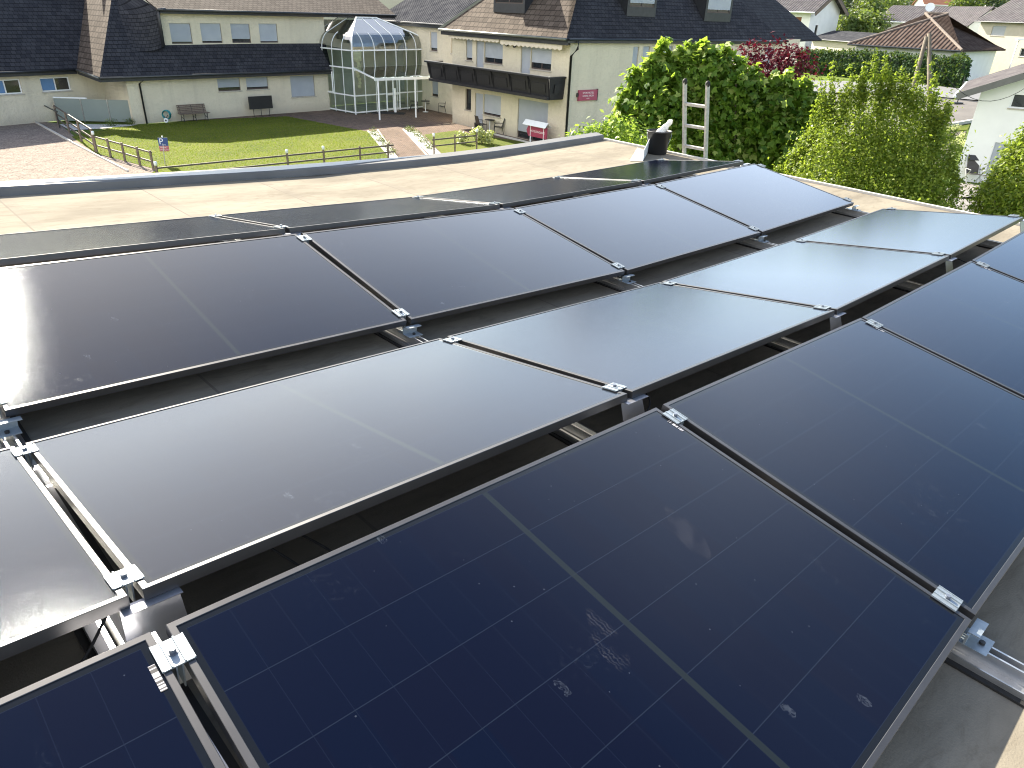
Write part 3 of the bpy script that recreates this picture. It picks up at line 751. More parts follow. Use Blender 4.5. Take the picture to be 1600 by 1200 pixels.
# grass blades over the sunny lawn
def blades(name, poly, n, h, seed, mat):
    rng = np.random.default_rng(seed); P = np.array([(p.x, p.y) for p in poly]); lo, hi = P.min(0), P.max(0)
    pts = rng.uniform(lo, hi, (n*2, 2)); ins = np.zeros(len(pts), bool); j = len(P)-1
    for i in range(len(P)):
        xi, yi = P[i]; xj, yj = P[j]
        c = ((yi > pts[:, 1]) != (yj > pts[:, 1])) & (pts[:, 0] < (xj-xi)*(pts[:, 1]-yi)/(yj-yi+1e-12)+xi); ins ^= c; j = i
    pts = pts[ins][:n]; k = len(pts); a = rng.uniform(0, 6.28, k); hh = h*rng.uniform(.5, 1.3, k); w = .012
    t = rng.normal(0, .5, (k, 2))*hh[:, None]
    v = np.zeros((k, 3, 3)); v[:, 0, :2] = pts+np.c_[np.cos(a), np.sin(a)]*w; v[:, 1, :2] = pts-np.c_[np.cos(a), np.sin(a)]*w; v[:, 2, :2] = pts+t; v[:, 2, 2] = hh; v[:, :2, 2] = .012
    return tri_mesh(name, v.reshape(-1, 3), np.arange(3*k).reshape(-1, 3), mat)
def tri_mesh(name, v, f, mat, parent=None):
    me = bpy.data.meshes.new(name); k = f.shape[1]
    if parent is not None: v = v-np.array(wloc(parent))
    me.vertices.add(len(v)); me.vertices.foreach_set('co', v.astype(np.float32).ravel())
    me.loops.add(f.size); me.loops.foreach_set('vertex_index', f.astype(np.int32).ravel())
    me.polygons.add(len(f)); me.polygons.foreach_set('loop_start', np.arange(0, f.size, k, dtype=np.int32))
    try: me.polygons.foreach_set('loop_total', np.full(len(f), k, dtype=np.int32))
    except Exception: pass
    me.update(calc_edges=True); me.validate(); me.materials.append(mat)
    o = bpy.data.objects.new(name, me); COL.objects.link(o)
    if parent is not None: o.parent = parent
    return o
tag(blades('grass', L_lawn, 70000, .05, 3, M_['grassm']), kind='stuff')

# ------------------------------------------------------------------ foliage
def leaves(name, blobs, n, size, mat, seed, parent=None, lobes=1, up=.5, shell=.55, jitter=.12, elong=1.5, wild=.6):
    """n leaf blades through the volume of the blobs [(centre, (rx, ry, rz)), ...]"""
    rng = np.random.default_rng(seed)
    vol = np.array([b[1][0]*b[1][1]*b[1][2] for b in blobs])**(.72); cnt = rng.multinomial(n, vol/vol.sum())
    cs, ns = [], []
    for (c, r), k in zip(blobs, cnt):
        d = rng.normal(size=(k, 3)); d /= np.linalg.norm(d, axis=1)[:, None]
        rad = shell+(1-shell)*rng.random(k)**.6; rad *= 1+rng.normal(0, jitter, k)
        # lumpy clumps so that gaps open between them
        lump = 1+.16*np.sin(d[:, 0]*7+seed)*np.sin(d[:, 1]*6+seed*2)+.12*np.sin(d[:, 2]*9+seed*3)
        cs.append(np.array(c)+d*np.array(r)*(rad*lump)[:, None]); ns.append(d)
    c = np.concatenate(cs); dn = np.concatenate(ns); k = len(c)
    nrm = dn*.7+rng.normal(0, wild, (k, 3))+np.array([0, 0, up]); nrm /= np.linalg.norm(nrm, axis=1)[:, None]
    tg = rng.normal(size=(k, 3))+dn*.6+np.array([0, 0, -.2]); tg -= nrm*(tg*nrm).sum(1)[:, None]; tg /= np.linalg.norm(tg, axis=1)[:, None]
    sd_ = np.cross(nrm, tg); s = size*rng.uniform(.6, 1.35, k)
    vs, fs = [], []; base = 0
    for l in range(lobes):
        an = (l-(lobes-1)/2)*.85; t2 = tg*math.cos(an)+sd_*math.sin(an); s2 = np.cross(nrm, t2)
        ln = (s*(1. if l == (lobes-1)/2 else .8))[:, None]; w = ln/elong*.5
        v = np.stack([c, c+t2*ln*.45+s2*w+nrm*ln*.06, c+t2*ln-nrm*ln*.10, c+t2*ln*.45-s2*w+nrm*ln*.06], 1)
        vs.append(v)
    v = np.concatenate(vs, 1).reshape(-1, 3)                 # k, lobes*4
    idx = np.arange(k)[:, None]*lobes*4
    f = np.concatenate([idx+np.array([[4*l, 4*l+1, 4*l+2, 4*l+3]]) for l in range(lobes)], 0)
    if lobes > 1:                                            # lobes share the stalk vertex so a leaf is one island
        for l in range(1, lobes): f[k*l:k*(l+1), 0] = idx[:, 0]
    return tri_mesh(name, v, f, mat, parent)
def limbs(base, tips, r, mat, parent, name='trunk'):
    mb = MB(); base = V(base)
    for t_ in tips:
        t_ = V(t_); m1 = base.lerp(t_, .45)+V((random.uniform(-.1, .1), random.uniform(-.1, .1), .1)); mb.tube([base, base.lerp(m1, .5), m1, t_], r, 7, r*.25)
    mb.build(name, mat, parent, smooth=True)
def px_at(px, py, D): return at_dist(px, py, D)
# big-leaved tree behind the roof edge
D0 = 16.2
fg = thing('leafy_tree', V((5.2, 16.3, 0)), 'large bright green broad-leaved tree rising behind the ladder', 'tree')
bl = []
for px, py, rp in ((1040, 150, 62), (1100, 130, 60), (1160, 162, 58), (1215, 182, 58), (1090, 195, 75), (1170, 205, 80), (1235, 215, 58), (1010, 185, 48), (1060, 100, 32), (1110, 95, 34), (1150, 120, 24), (1232, 142, 30), (1120, 240, 70), (1195, 255, 60), (1000, 215, 35), (1262, 172, 26)):
    p = px_at(px, py+10, D0+random.uniform(-.5, .7)); r = rp/1000*D0*.74; bl.append((p, (r, r, r*.9)))
fs_ = []
for px, py0, py1 in ((1040, 66, 110), (1062, 78, 120), (1092, 74, 110), (1112, 82, 120), (1128, 72, 115), (1150, 88, 125), (1012, 92, 130), (990, 108, 150), (975, 140, 175), (968, 182, 200), (1075, 70, 100), (1178, 105, 140), (1205, 118, 150), (1232, 112, 150), (1258, 122, 165), (1280, 150, 190), (1025, 80, 120), (1100, 70, 100), (985, 165, 200), (1000, 120, 160), (1085, 110, 150), (1140, 125, 170), (1180, 150, 200), (1215, 150, 190), (1060, 150, 190), (1120, 160, 210), (1165, 190, 240), (1240, 180, 230), (1030, 130, 170), (1000, 190, 230), (1200, 205, 250), (1270, 185, 225)):
    for q in range(4):
        p = px_at(px+random.uniform(-5, 5), py0+(py1-py0)*q/3, D0-.2); r = (5+3*q)/1000*D0; fs_.append((p, (r, r, r*1.3)))
leaves('shoots', fs_, 5200, .15, M_['fig'], 12, fg, lobes=3, up=.8, shell=.2, jitter=.2, elong=1.5)
for i in range(12):
    bl.append((V((random.uniform(3.4, 6.4), random.uniform(15.6, 17.2), random.uniform(1.2, 3.4))), (.8, .8, .8)))
leaves('crown', bl, 34000, .112, M_['fig'], 11, fg, lobes=3, up=1., shell=.4, jitter=.18, elong=1.6, wild=1.0)
limbs((5.2, 16.3, 0), [b[0] for b in bl[:11]], .07, M_['bark'], fg)
# low greenery along the parapet corner
lg = thing('low_shrub', px_at(930, 206, 12.6), 'low bright green shrub spilling over the roof corner by the hotel wall', 'shrub')
lg.location.z = 3.6
bl = []
for px, py, rp in ((893, 212, 8), (910, 207, 11), (928, 205, 14), (945, 208, 18), (960, 203, 20), (975, 215, 26), (962, 190, 10), (1000, 232, 24)):
    p = px_at(px, py, 12.3); r = rp/990*12.3; bl.append((p, (r*1.3, r*1.3, r)))
leaves('crown', bl, 1500, .085, M_['fig'], 5, lg, lobes=1, up=.8, shell=.3, jitter=.25, elong=2.2)
limbs(lg.location, [b[0] for b in bl], .012, M_['bark'], lg, 'stem')
# dense yellow-green bush
pv = thing('round_bush', V((7.2, 13.3, 0)), 'dense yellow green small-leaved bush with upright shoots, right of the ladder', 'bush')
D1 = 13.4; bl = []
for px, py, rp in ((1330, 225, 70), (1400, 220, 74), (1435, 235, 48), (1290, 250, 56), (1258, 280, 40), (1350, 270, 80), (1415, 285, 70), (1450, 275, 34), (1400, 178, 44), (1345, 180, 42), (1315, 195, 38), (1440, 192, 30), (1300, 315, 55), (1390, 325, 78), (1455, 312, 34)):
    p = px_at(px, py+20, D1+random.uniform(-.25, .5)); r = rp/1000*D1*.86; bl.append((p, (r, r, r)))
for i in range(10): bl.append((V((random.uniform(5.9, 8.1), random.uniform(12.6, 14.2), random.uniform(1., 3.0))), (.9, .9, .9)))
bl2 = []
for px, py0, py1 in ((1365, 82, 150), (1383, 93, 150), (1300, 100, 170), (1330, 106, 160), (1350, 100, 160), (1408, 110, 160), (1432, 98, 170), (1458, 100, 190), (1462, 130, 210), (1478, 160, 190), (1285, 125, 180), (1420, 120, 170), (1236, 240, 265), (1215, 262, 280), (1268, 205, 235), (1395, 118, 150), (1345, 120, 150), (1315, 125, 190), (1378, 110, 170), (1445, 125, 200), (1270, 165, 220), (1250, 215, 250), (1485, 215, 260), (1492, 262, 300), (1300, 140, 190), (1462, 175, 230)):
    for q in range(5):
        py = py0+(py1-py0)*q/4; p = px_at(px+random.uniform(-3, 3), py, D1); r = (2.3+1.3*q)/1000*D1; bl2.append((p, (r, r, r*2.4)))
leaves('crown', bl, 125000, .050, M_['privet'], 23, pv, lobes=1, up=.5, shell=.62, jitter=.12, elong=1.9)
leaves('shoots', bl2, 14000, .050, M_['privet'], 24, pv, shell=.2, jitter=.15, elong=1.9)
limbs((7.2, 13.3, 0), [b[0] for b in bl[:15]], .05, M_['bark'], pv)
pv2 = thing('round_bush', V((9.4, 11.0, 0)), 'smaller yellow green bush cut by the right picture edge before the white house', 'bush')
D2 = 13.5; bl = []
for px, py, rp in ((1590, 262, 42), (1565, 300, 45), (1610, 300, 60), (1545, 325, 34), (1640, 240, 60), (1580, 345, 50), (1600, 225, 22), (1660, 330, 80)):
    p = px_at(px+4, py+22, D2+random.uniform(-.2, .3)); r = rp/1000*D2*.85; bl.append((p, (r, r, r)))
for px, py0, py1 in ((1575, 225, 260), (1596, 205, 240), (1558, 262, 290), (1540, 290, 310)):
    for q in range(4):
        p = px_at(px, py0+(py1-py0)*q/3, D2); r = (4+2*q)/1000*D2; bl.append((p, (r, r, r*2)))
leaves('crown', bl, 30000, .055, M_['privet'], 31, pv2, shell=.6, elong=1.9)
limbs(V((9.4, 11.0, 0)), [b[0] for b in bl[:7]], .04, M_['bark'], pv2)
# purple-red shrub
rd = thing('red_shrub', V((7.1, 19.6, 0)), 'dark purple red leaved shrub peeking over the green tree', 'shrub')
D3 = 20.; bl = []
for px, py, rp in ((1165, 95, 22), (1180, 80, 14), (1200, 90, 22), (1225, 95, 24), (1250, 100, 20), (1110, 108, 12), (1195, 118, 26), (1180, 130, 25), (1240, 115, 24), (1168, 70, 6), (1235, 80, 10), (1200, 150, 60)):
    p = px_at(px, py, D3+random.uniform(-.3, .3)); r = rp/1000*D3; bl.append((p, (r, r, r)))
leaves('crown', bl, 3600, .11, M_['redleaf'], 41, rd, shell=.35, jitter=.14, elong=2)
limbs((7.1, 19.6, 0), [b[0] for b in bl], .04, M_['bark'], rd)

# ------------------------------------------------------------------ facades
class Facade:
    def __init__(s, p, q):
        s.o = V((p.x, p.y, 0)); s.e = V((q.x-p.x, q.y-p.y, 0)); s.len = s.e.length; s.e.normalize()
        s.n = V((s.e.y, -s.e.x, 0))
        if (CAM-s.o).dot(s.n) < 0: s.n = -s.n
    def uv(s, px, py, off=0.):
        P = on_plane(px, py, s.o+s.n*off, s.n); return (P-s.o).dot(s.e), P.z
    def pt(s, u, z, off=0.): return s.o+s.e*u+s.n*off+V((0, 0, z))
    def rect(s, tl, tr, bl, br, off=0.):
        a, b, c, d = s.uv(*tl, off), s.uv(*tr, off), s.uv(*bl, off), s.uv(*br, off)
        return (a[0]+c[0])/2, (b[0]+d[0])/2, (c[1]+d[1])/2, (a[1]+b[1])/2
    def wall(s, par, u0, u1, z0, z1, holes, mat, depth=.14, name='wall', ztop=None):
        us = sorted({u0, u1, *[h[0] for h in holes], *[h[1] for h in holes]}); zs = sorted({z0, z1, *[h[2] for h in holes], *[h[3] for h in holes]})
        us = [u for u in us if u0-1e-6 <= u <= u1+1e-6]; zs = [z for z in zs if z0-1e-6 <= z <= z1+1e-6]
        mb = MB(); flip = s.e.cross(V((0, 0, 1))).dot(s.n) < 0
        def quad(*p): mb.poly(list(p)[::-1] if flip else list(p))
        for a, b in zip(us[:-1], us[1:]):
            for c, d in zip(zs[:-1], zs[1:]):
                um, zm = (a+b)/2, (c+d)/2
                if any(h[0] < um < h[1] and h[2] < zm < h[3] for h in holes): continue
                quad(s.pt(a, c), s.pt(b, c), s.pt(b, d), s.pt(a, d))
        for h in holes:
            c = [(h[0], h[2]), (h[1], h[2]), (h[1], h[3]), (h[0], h[3])]
            for i in range(4):
                p, q = c[i], c[(i+1) % 4]; quad(s.pt(*q), s.pt(*p), s.pt(*p, -depth), s.pt(*q, -depth))
        return mb.build(name, M_[mat], par)
    def bx(s, mb, u0, u1, z0, z1, d0, d1):
        mb.frame_box(s.pt(u0, z0, d0), s.e*(u1-u0), s.n*(d1-d0), V((0, 0, z1-z0)))
    def window(s, par, h, style='shutter', down=1.0, frame='brown_frame', sill=True, depth=.14, mull=0, shut='shutter', name='window', flat=False):
        u0, u1, z0, z1 = h; fw = .06; mb = MB(); d0, d1 = -depth, -depth+.05
        s.bx(mb, u0, u0+fw, z0, z1, d0, d1); s.bx(mb, u1-fw, u1, z0, z1, d0, d1); s.bx(mb, u0+fw, u1-fw, z0, z0+fw, d0, d1); s.bx(mb, u0+fw, u1-fw, z1-fw, z1, d0, d1)
        for i in range(mull):
            um = u0+(u1-u0)*(i+1)/(mull+1); s.bx(mb, um-fw/2, um+fw/2, z0+fw, z1-fw, d0, d1-.004)
        w = mb.build(name, M_[frame], par)
        if flat: w = par
        mb = MB(); mb.poly([s.pt(u0+.02, z0+.02, d0+.02), s.pt(u1-.02, z0+.02, d0+.02), s.pt(u1-.02, z1-.02, d0+.02), s.pt(u0+.02, z1-.02, d0+.02)]).build('pane', M_['pane'], w)
        if style == 'shutter' and down > 0:
            zb = z1-(z1-z0)*down+.003; mb = MB(); s.bx(mb, u0+.025, u1-.025, zb, z1-.006, d1+.008, d1+.022); mb.build('shutter', M_[shut], w)
        if style == 'blind':
            mb = MB(); s.bx(mb, u0+fw+.01, (u0+u1)/2-fw/2-.01, z0+fw+.01, z1-fw-.01, d0+.024, d0+.03); mb.build('blind', M_['blind'], w)
        if sill:
            mb = MB(); s.bx(mb, u0-.06, u1+.06, z0-.06, z0-.003, -.02, .05); mb.build('sill', M_['sill'], w)
        return w
def roof_plane(fac, ze, off, pitch):
    """plane through the eave line of a facade, rising away from the viewer"""
    p0 = fac.pt(0, ze, off); up = (-fac.n*math.cos(pitch)+V((0, 0, math.sin(pitch)))); n = up.cross(fac.e).normalized()
    if n.z < 0: n = -n
    return p0, n
def on_roof(pl, pts): return [on_plane(px, py, *pl) for px, py in pts]
def face_up(mb_pts):
    n = (mb_pts[1]-mb_pts[0]).cross(mb_pts[2]-mb_pts[0]); return mb_pts if n.z > 0 else mb_pts[::-1]

# ---- the low wing on the left
wing = thing('hotel_wing', gp(300, 190), 'long cream rendered hotel wing with dark tiled mansard roof and closed shutters', 'building')
F1 = Facade(gp(0, 197), gp(90, 189)); F3 = Facade(gp(228, 193), gp(515, 172))
U = F1.uv
z_e1 = F1.uv(60, 110, .45)[1]; z_e3 = F3.uv(330, 115, .5)[1]
h1 = F1.rect((-20, 126), (31, 123), (-14, 149), (36, 146)); h2 = F1.rect((62, 122), (107, 119.5), (66, 143.5), (112, 141.5))
du = F1.rect((169, 124), (194, 124), (176, 160), (200, 160)); hd = (du[0], du[1], 0.02, du[3])
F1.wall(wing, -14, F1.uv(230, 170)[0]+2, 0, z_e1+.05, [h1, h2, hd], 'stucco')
for h in (h1, h2): F1.window(wing, h, 'blind', frame='white_frame', mull=1)
mb = MB(); F1.bx(mb, hd[0], (hd[0]+hd[1])/2-.02, hd[2], hd[3], -.14, -.09); F1.bx(mb, (hd[0]+hd[1])/2+.02, hd[1], hd[2], hd[3], -.14, -.09); dd = mb.build('door', M_['door'], wing)
mb = MB(); F1.bx(mb, (hd[0]+hd[1])/2-.02, (hd[0]+hd[1])/2+.02, hd[2], hd[3], -.14, -.10); mb.build('door_frame', M_['brown_frame'], dd)
uL = F3.uv(199, 140)[0]; uR = F3.uv(517, 150)[0]
w3 = [F3.rect((339, 123), (374, 122), (341.5, 143), (377, 141)), F3.rect((384, 121.5), (418, 120.5), (386, 140.5), (420, 138.5)), F3.rect((453, 119), (490.5, 117.5), (456, 151.5), (493, 150))]
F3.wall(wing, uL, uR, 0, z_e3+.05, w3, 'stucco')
mb = MB(); mb.poly([F3.pt(uL, 0), F3.pt(uL, z_e3+.05), F3.pt(uL, z_e3+.05, -5), F3.pt(uL, 0, -5)]).build('side_wall', M_['stucco'], wing)
F3.window(wing, w3[0], down=.72); F3.window(wing, w3[1], down=.8); F3.window(wing, w3[2], down=.995)
# roofs of the wing
pl1 = roof_plane(F1, z_e1, .45, R(50)); pl3 = roof_plane(F3, z_e3, .5, R(52))
q1 = on_roof(pl1, [(-120, 116), (117, 103), (134, -14), (-120, -60)])
def snap(P, fac, z, off): return fac.pt((P-fac.o).dot(fac.e), z, off)
q1[0] = snap(q1[0], F1, z_e1, .45); q1[1] = snap(q1[1], F1, z_e1, .45)
E3L, E3R = snap(on_plane(152, 112, *pl3), F3, z_e3, .5), snap(on_plane(517, 106, *pl3), F3, z_e3, .5)
top3 = on_plane(176, -14, *pl3)
_nf = (E3L-q1[1]).cross(top3-q1[1]).normalized(); q1[2] = on_plane(134, -14, q1[1], _nf)
def roofpart(name, polys, mat, par=wing, th=.08):
    mb = MB()
    for p in polys:
        p = face_up(p); n = (p[1]-p[0]).cross(p[2]-p[0]).normalized(); mb.slab([x-n*th for x in p], n*th)
    return mb.build(name, M_[mat], par)
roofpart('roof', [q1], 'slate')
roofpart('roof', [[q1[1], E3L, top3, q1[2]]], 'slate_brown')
P3 = on_roof(pl3, [(236, 71), (508, 66), (215, 78)])
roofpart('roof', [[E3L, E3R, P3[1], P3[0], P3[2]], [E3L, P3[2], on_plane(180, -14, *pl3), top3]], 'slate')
for fac, a, b, zz, of in ((F1, F1.uv(-200, 110)[0], (q1[1]-F1.o).dot(F1.e), z_e1, .45), (F3, (E3L-F3.o).dot(F3.e), (E3R-F3.o).dot(F3.e), z_e3, .5)):
    mb = MB(); fac.bx(mb, a, b, zz-.26, zz-.02, of-.06, of-.03); mb.poly([fac.pt(a, zz-.25, of-.06), fac.pt(b, zz-.25, of-.06), fac.pt(b, zz-.25, 0), fac.pt(a, zz-.25, 0)]); mb.build('fascia', M_['fascia'], wing)
    mb = MB(); mb.tube([fac.pt(a, zz-.05, of+.03), fac.pt(b, zz-.05, of+.03)], .065, 10); mb.build('gutter', M_['gutter'], wing, smooth=True)
g1, g3 = q1[1]-V((0, 0, .05)), E3L-V((0, 0, .05))
mb = MB(); mb.slab([g1-V((0, 0, .22)), g3-V((0, 0, .22)), g3, g1], F1.n*.03); mb.build('fascia', M_['fascia'], wing)
mb = MB(); mb.tube([g1+V((-.03, -.03, 0)), g3+V((-.05, -.03, 0))], .06, 8); mb.build('gutter', M_['copper'], wing, smooth=True)
mb = MB()
p = F3.uv(221, 124); q = F3.uv(215, 128); mb.tube([F3.pt(p[0], z_e3-.1, .45), F3.pt(p[0], z_e3-.2, .4), F3.pt(q[0]+.05, z_e3-.45, .08), F3.pt(q[0]+.05, .0, .08)], .05, 8); mb.build('downpipe', M_['gutter'], wing, smooth=True)
# set-back upper storey, a long dormer
s_top = P3[0]; offu = (s_top-F3.o).dot(F3.n)-.05
FU = Facade(F3.o+F3.n*offu, F3.o+F3.n*offu+F3.e)
zu0 = s_top.z-.15; zu1 = FU.uv(380, 25)[1]
hu = [FU.rect((264, 36.5), (297, 36.5), (269, 68.5), (302, 68.5)), FU.rect((312, 36.5), (344.5, 36.5), (316.5, 67.5), (348.5, 67)), FU.rect((359.5, 37), (390, 37), (363.5, 67.5), (392.5, 66.5)), FU.rect((404, 37), (432.5, 37), (407, 67), (435, 66.5))]
ua, ub = FU.uv(240, 45)[0], FU.uv(507, 45)[0]
FU.wall(wing, ua, ub, zu0, zu1+.1, hu, 'stucco')
mb = MB(); mb.poly([FU.pt(ub, zu0), FU.pt(ub, zu0, -4), FU.pt(ub, zu1+.1, -4), FU.pt(ub, zu1+.1)]).build('side_wall', M_['stucco'], wing)
for h, dn in zip(hu, (.9, .9, .8, .92)): FU.window(wing, h, down=dn, sill=False)
plU = roof_plane(FU, FU.uv(380, 17, .45)[1], .45, R(24))
zeu = plU[0].z
QU = on_roof(plU, [(243, 11), (617, 22)])
uq0, uq1 = (QU[0]-FU.o).dot(FU.e), (QU[1]-FU.o).dot(FU.e)
up2 = -FU.n*math.cos(R(24))+V((0, 0, math.sin(R(24))))
roofpart('roof', [[FU.pt(uq0, zeu, .45), FU.pt(uq1, zeu, .45), FU.pt(uq1, zeu, .45)+up2*9, FU.pt(uq0-1.2, zeu, .45)+up2*9]], 'slate_wing')
mb = MB(); FU.bx(mb, uq0, uq1, zeu-.24, zeu-.08, .32, .40); mb.poly([FU.pt(uq0, zeu-.2, .33), FU.pt(uq1, zeu-.2, .33), FU.pt(uq1, zeu-.2, 0), FU.pt(uq0, zeu-.2, 0)]); mb.build('fascia', M_['fascia'], wing)
mb = MB(); mb.tube([FU.pt(uq0, zeu-.05, .50), FU.pt(uq1, zeu-.05, .50)], .07, 10); mb.build('gutter', M_['gutter'], wing, smooth=True)
# swept tile cheek between mansard slope and dormer
mb = MB(); NS, NT = 14, 16
Lb = [on_plane(x, y, *pl3) for x, y in ((206, 79), (196, 50), (186, 20), (178, -14))]
Rb = [FU.pt(uq0+.02, z, .42) for z in (s_top.z-.05, s_top.z+.55, s_top.z+1.15, zeu)]
Rb2 = FU.pt(uq0-1.2, zeu, .45)+up2*3.5
grid = []
for i in range(NT+1):
    t = i/NT
    def ev(P, t):
        k = t*(len(P)-1); a = min(int(k), len(P)-2); return P[a].lerp(P[a+1], k-a)
    rw = []
    for j in range(NS+1):
        s = j/NS; l = ev(Lb, t*.9); r = ev(Rb, min(1, t*1.35)) if t < .74 else Rb[3].lerp(Rb2, (t-.74)/.26)
        m_ = l.lerp(r, .62)+V((0, 0, -.30))*(1-t*.5); rw.append(l*(1-s)**2+m_*2*s*(1-s)+r*s*s)
    grid.append(rw)
mb = MB()
for rw in grid: mb.v += [tuple(p) for p in rw]
for i in range(NT):
    for j in range(NS): mb.f.append((i*(NS+1)+j, i*(NS+1)+j+1, (i+1)*(NS+1)+j+1, (i+1)*(NS+1)+j))
swo = mb.build('swept_cheek', M_['slate'], wing, smooth=True)
uvl = swo.data.uv_layers[0]
for p in swo.data.polygons:
    for li in p.loop_indices:
        vi = swo.data.loops[li].vertex_index; uvl.data[li].uv = ((vi % (NS+1))/NS*2.2, (vi//(NS+1))/NT*3.4)
mb = MB(); mb.tube([FU.pt(uq0+.02, s_top.z-.05, .40), FU.pt(uq0+.02, zeu-.3, .42), FU.pt(uq0+.1, zeu-.06, .46), FU.pt(uq0+.45, zeu-.03, .48)], .10, 8); mb.build('verge', M_['fascia'], wing, smooth=True)

# ---- main hotel block
hot = thing('hotel', gp(790, 210), 'large cream hotel block with steep dark roof, dormers and dark wooden balcony', 'building')
FH = Facade(gp(707, 192), gp(884, 233))
corner = FH.pt(FH.uv(886, 150)[0], 0)
uC = (corner-FH.o).dot(FH.e)
ze = FH.uv(800, 54, .55)[1]
pc = corner+V((0, 0, ze))
def at_height(px, py, z): return at_z(px, py, z)
g_r = at_height(1200, 66, ze-.1)
FR = Facade(corner, V((g_r.x, g_r.y, 0)))
def R4(f, x0, y0, x1, y0b, x2, y1, x3, y1b): return f.rect((x0, y0), (x1, y0b), (x2, y1), (x3, y1b))
hh = {}
hh['narrow_g'] = R4(FH, 727, 138, 736, 139.5, 727, 171, 736, 173)
hh['door_g'] = R4(FH, 742, 145, 755, 147, 742, 198, 754, 200); hh['door_g'] = (*hh['door_g'][:2], .02, hh['door_g'][3])
hh['win_g'] = R4(FH, 755.5, 147, 783, 150, 755, 179, 782, 183)
hh['slide_g'] = R4(FH, 809, 154, 856, 161, 808, 210, 855, 215); hh['slide_g'] = (*hh['slide_g'][:2], .02, hh['slide_g'][3])
hh['narrow_1'] = R4(FH, 728, 60, 738, 62, 728, 93.5, 738, 95)
hh['door_1'] = R4(FH, 744, 64, 756, 65, 743.5, 110, 755.5, 112)
hh['win_1'] = R4(FH, 756.5, 65, 786, 69, 756.5, 98, 785, 101)
hh['door_1b'] = R4(FH, 814, 71, 829, 73, 813, 120, 828, 122)
hh['win_1b'] = R4(FH, 829.5, 73, 862, 77, 829, 107, 861, 111)
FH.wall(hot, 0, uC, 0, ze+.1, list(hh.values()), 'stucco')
FH.window(hot, hh['narrow_g'], down=0, frame='brown_frame'); FH.window(hot, hh['narrow_1'], down=.88)
FH.window(hot, hh['win_g'], down=.9); FH.window(hot, hh['win_1'], down=.74, mull=1); FH.window(hot, hh['win_1b'], down=.7, mull=1)
for k in ('door_g', 'slide_g', 'door_1', 'door_1b'):
    FH.window(hot, hh[k], down=.99 if k != 'slide_g' else .82, sill=False, mull=1 if k == 'slide_g' else 0, name='balcony_door' if '1' in k else 'terrace_door')
FH_l = MB(); FH_l.poly([FH.pt(0, 0), FH.pt(0, ze), FH.pt(0, ze, -6), FH.pt(0, 0, -6)]); FH_l.build('side_wall', M_['stucco'], hot)
wr = [R4(FR, 990, 73, 999.5, 73, 986.5, 109, 995, 109), R4(FR, 1005.5, 72.5, 1016.5, 72.5, 1002, 108.5, 1012, 108.5), R4(FR, 1031.5, 72, 1051, 72, 1028, 105, 1048, 105), R4(FR, 1080, 71, 1099, 71, 1077, 103, 1096, 103), R4(FR, 1111.5, 70.5, 1120.5, 70.5, 1108, 102, 1117, 102), R4(FR, 1124, 70.5, 1132.5, 70.5, 1121, 102, 1129, 102), R4(FR, 1196, 74, 1210, 74, 1193, 102, 1206, 102)]
FR.wall(hot, 0, FR.len+3.5, 0, ze+.1, wr, 'stucco')
for h in wr: FR.window(hot, h, down=.9)
# roof
PI_ = R(50)
plH = roof_plane(FH, ze, .55, PI_); plR = roof_plane(FR, ze, .3, R(48))
hipd = plH[1].cross(plR[1]).normalized(); hipd = hipd if hipd.z > 0 else -hipd
A_ = np.array([plH[1], plR[1], (0, 0, 1)]); hip0 = V(np.linalg.solve(A_, np.array([plH[0].dot(plH[1]), plR[0].dot(plR[1]), ze])))
hip1 = hip0+hipd*(5.6/hipd.z)
lH = on_roof(plH, [(690, 40), (748, 0)]); lH.append(lH[0]+(lH[1]-lH[0])*((ze+5.6-lH[0].z)/(lH[1].z-lH[0].z)))
lH[0] = plH[0]+FH.e*((lH[0]-plH[0]).dot(FH.e))
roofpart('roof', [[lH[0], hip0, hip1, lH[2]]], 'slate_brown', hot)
rR = on_roof(plR, [(1222, 59), (1157, 0)]); rR2 = rR[0]+(rR[1]-rR[0])*((ze+5.6-rR[0].z)/(rR[1].z-rR[0].z)); rR[0] = plR[0]+FR.e*((rR[0]-plR[0]).dot(FR.e))
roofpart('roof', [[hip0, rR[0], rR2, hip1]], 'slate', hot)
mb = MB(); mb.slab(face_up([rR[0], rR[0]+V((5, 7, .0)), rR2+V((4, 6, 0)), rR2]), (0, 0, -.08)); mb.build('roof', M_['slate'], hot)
mb = MB(); mb.beam(lH[0], lH[2], .12, .16); mb.build('verge', M_['copper'], hot)
ua_, ub_ = (lH[0]-FH.o).dot(FH.e), (hip0-FH.o).dot(FH.e)
mb = MB(); FH.bx(mb, ua_, ub_, ze-.3, ze-.03, .42, .46); mb.poly([FH.pt(ua_, ze-.28, .42), FH.pt(ub_, ze-.28, .42), FH.pt(ub_, ze-.28, 0), FH.pt(ua_, ze-.28, 0)]); mb.build('fascia', M_['fascia'], hot)
mb = MB(); mb.tube([FH.pt(ua_, ze-.03, .60), FH.pt(ub_, ze-.03, .60)], .07, 10); mb.build('gutter', M_['copper'], hot, smooth=True)
ub2 = (rR[0]-FR.o).dot(FR.e)
mb = MB(); FR.bx(mb, -.4, ub2, ze-.2, ze-.03, .2, .24); mb.tube([FR.pt(-.4, ze-.03, .34), FR.pt(ub2, ze-.03, .34)], .06, 8); mb.build('gutter', M_['gutter'], hot, smooth=False)
mb = MB(); mb.tube([FR.pt(.25, ze-.1, .34), FR.pt(.25, ze-.45, .30), FR.pt(.02, ze-.8, .10), FR.pt(.02, 0, .10)], .06, 8); mb.build('downpipe', M_['gutter'], hot, smooth=True)
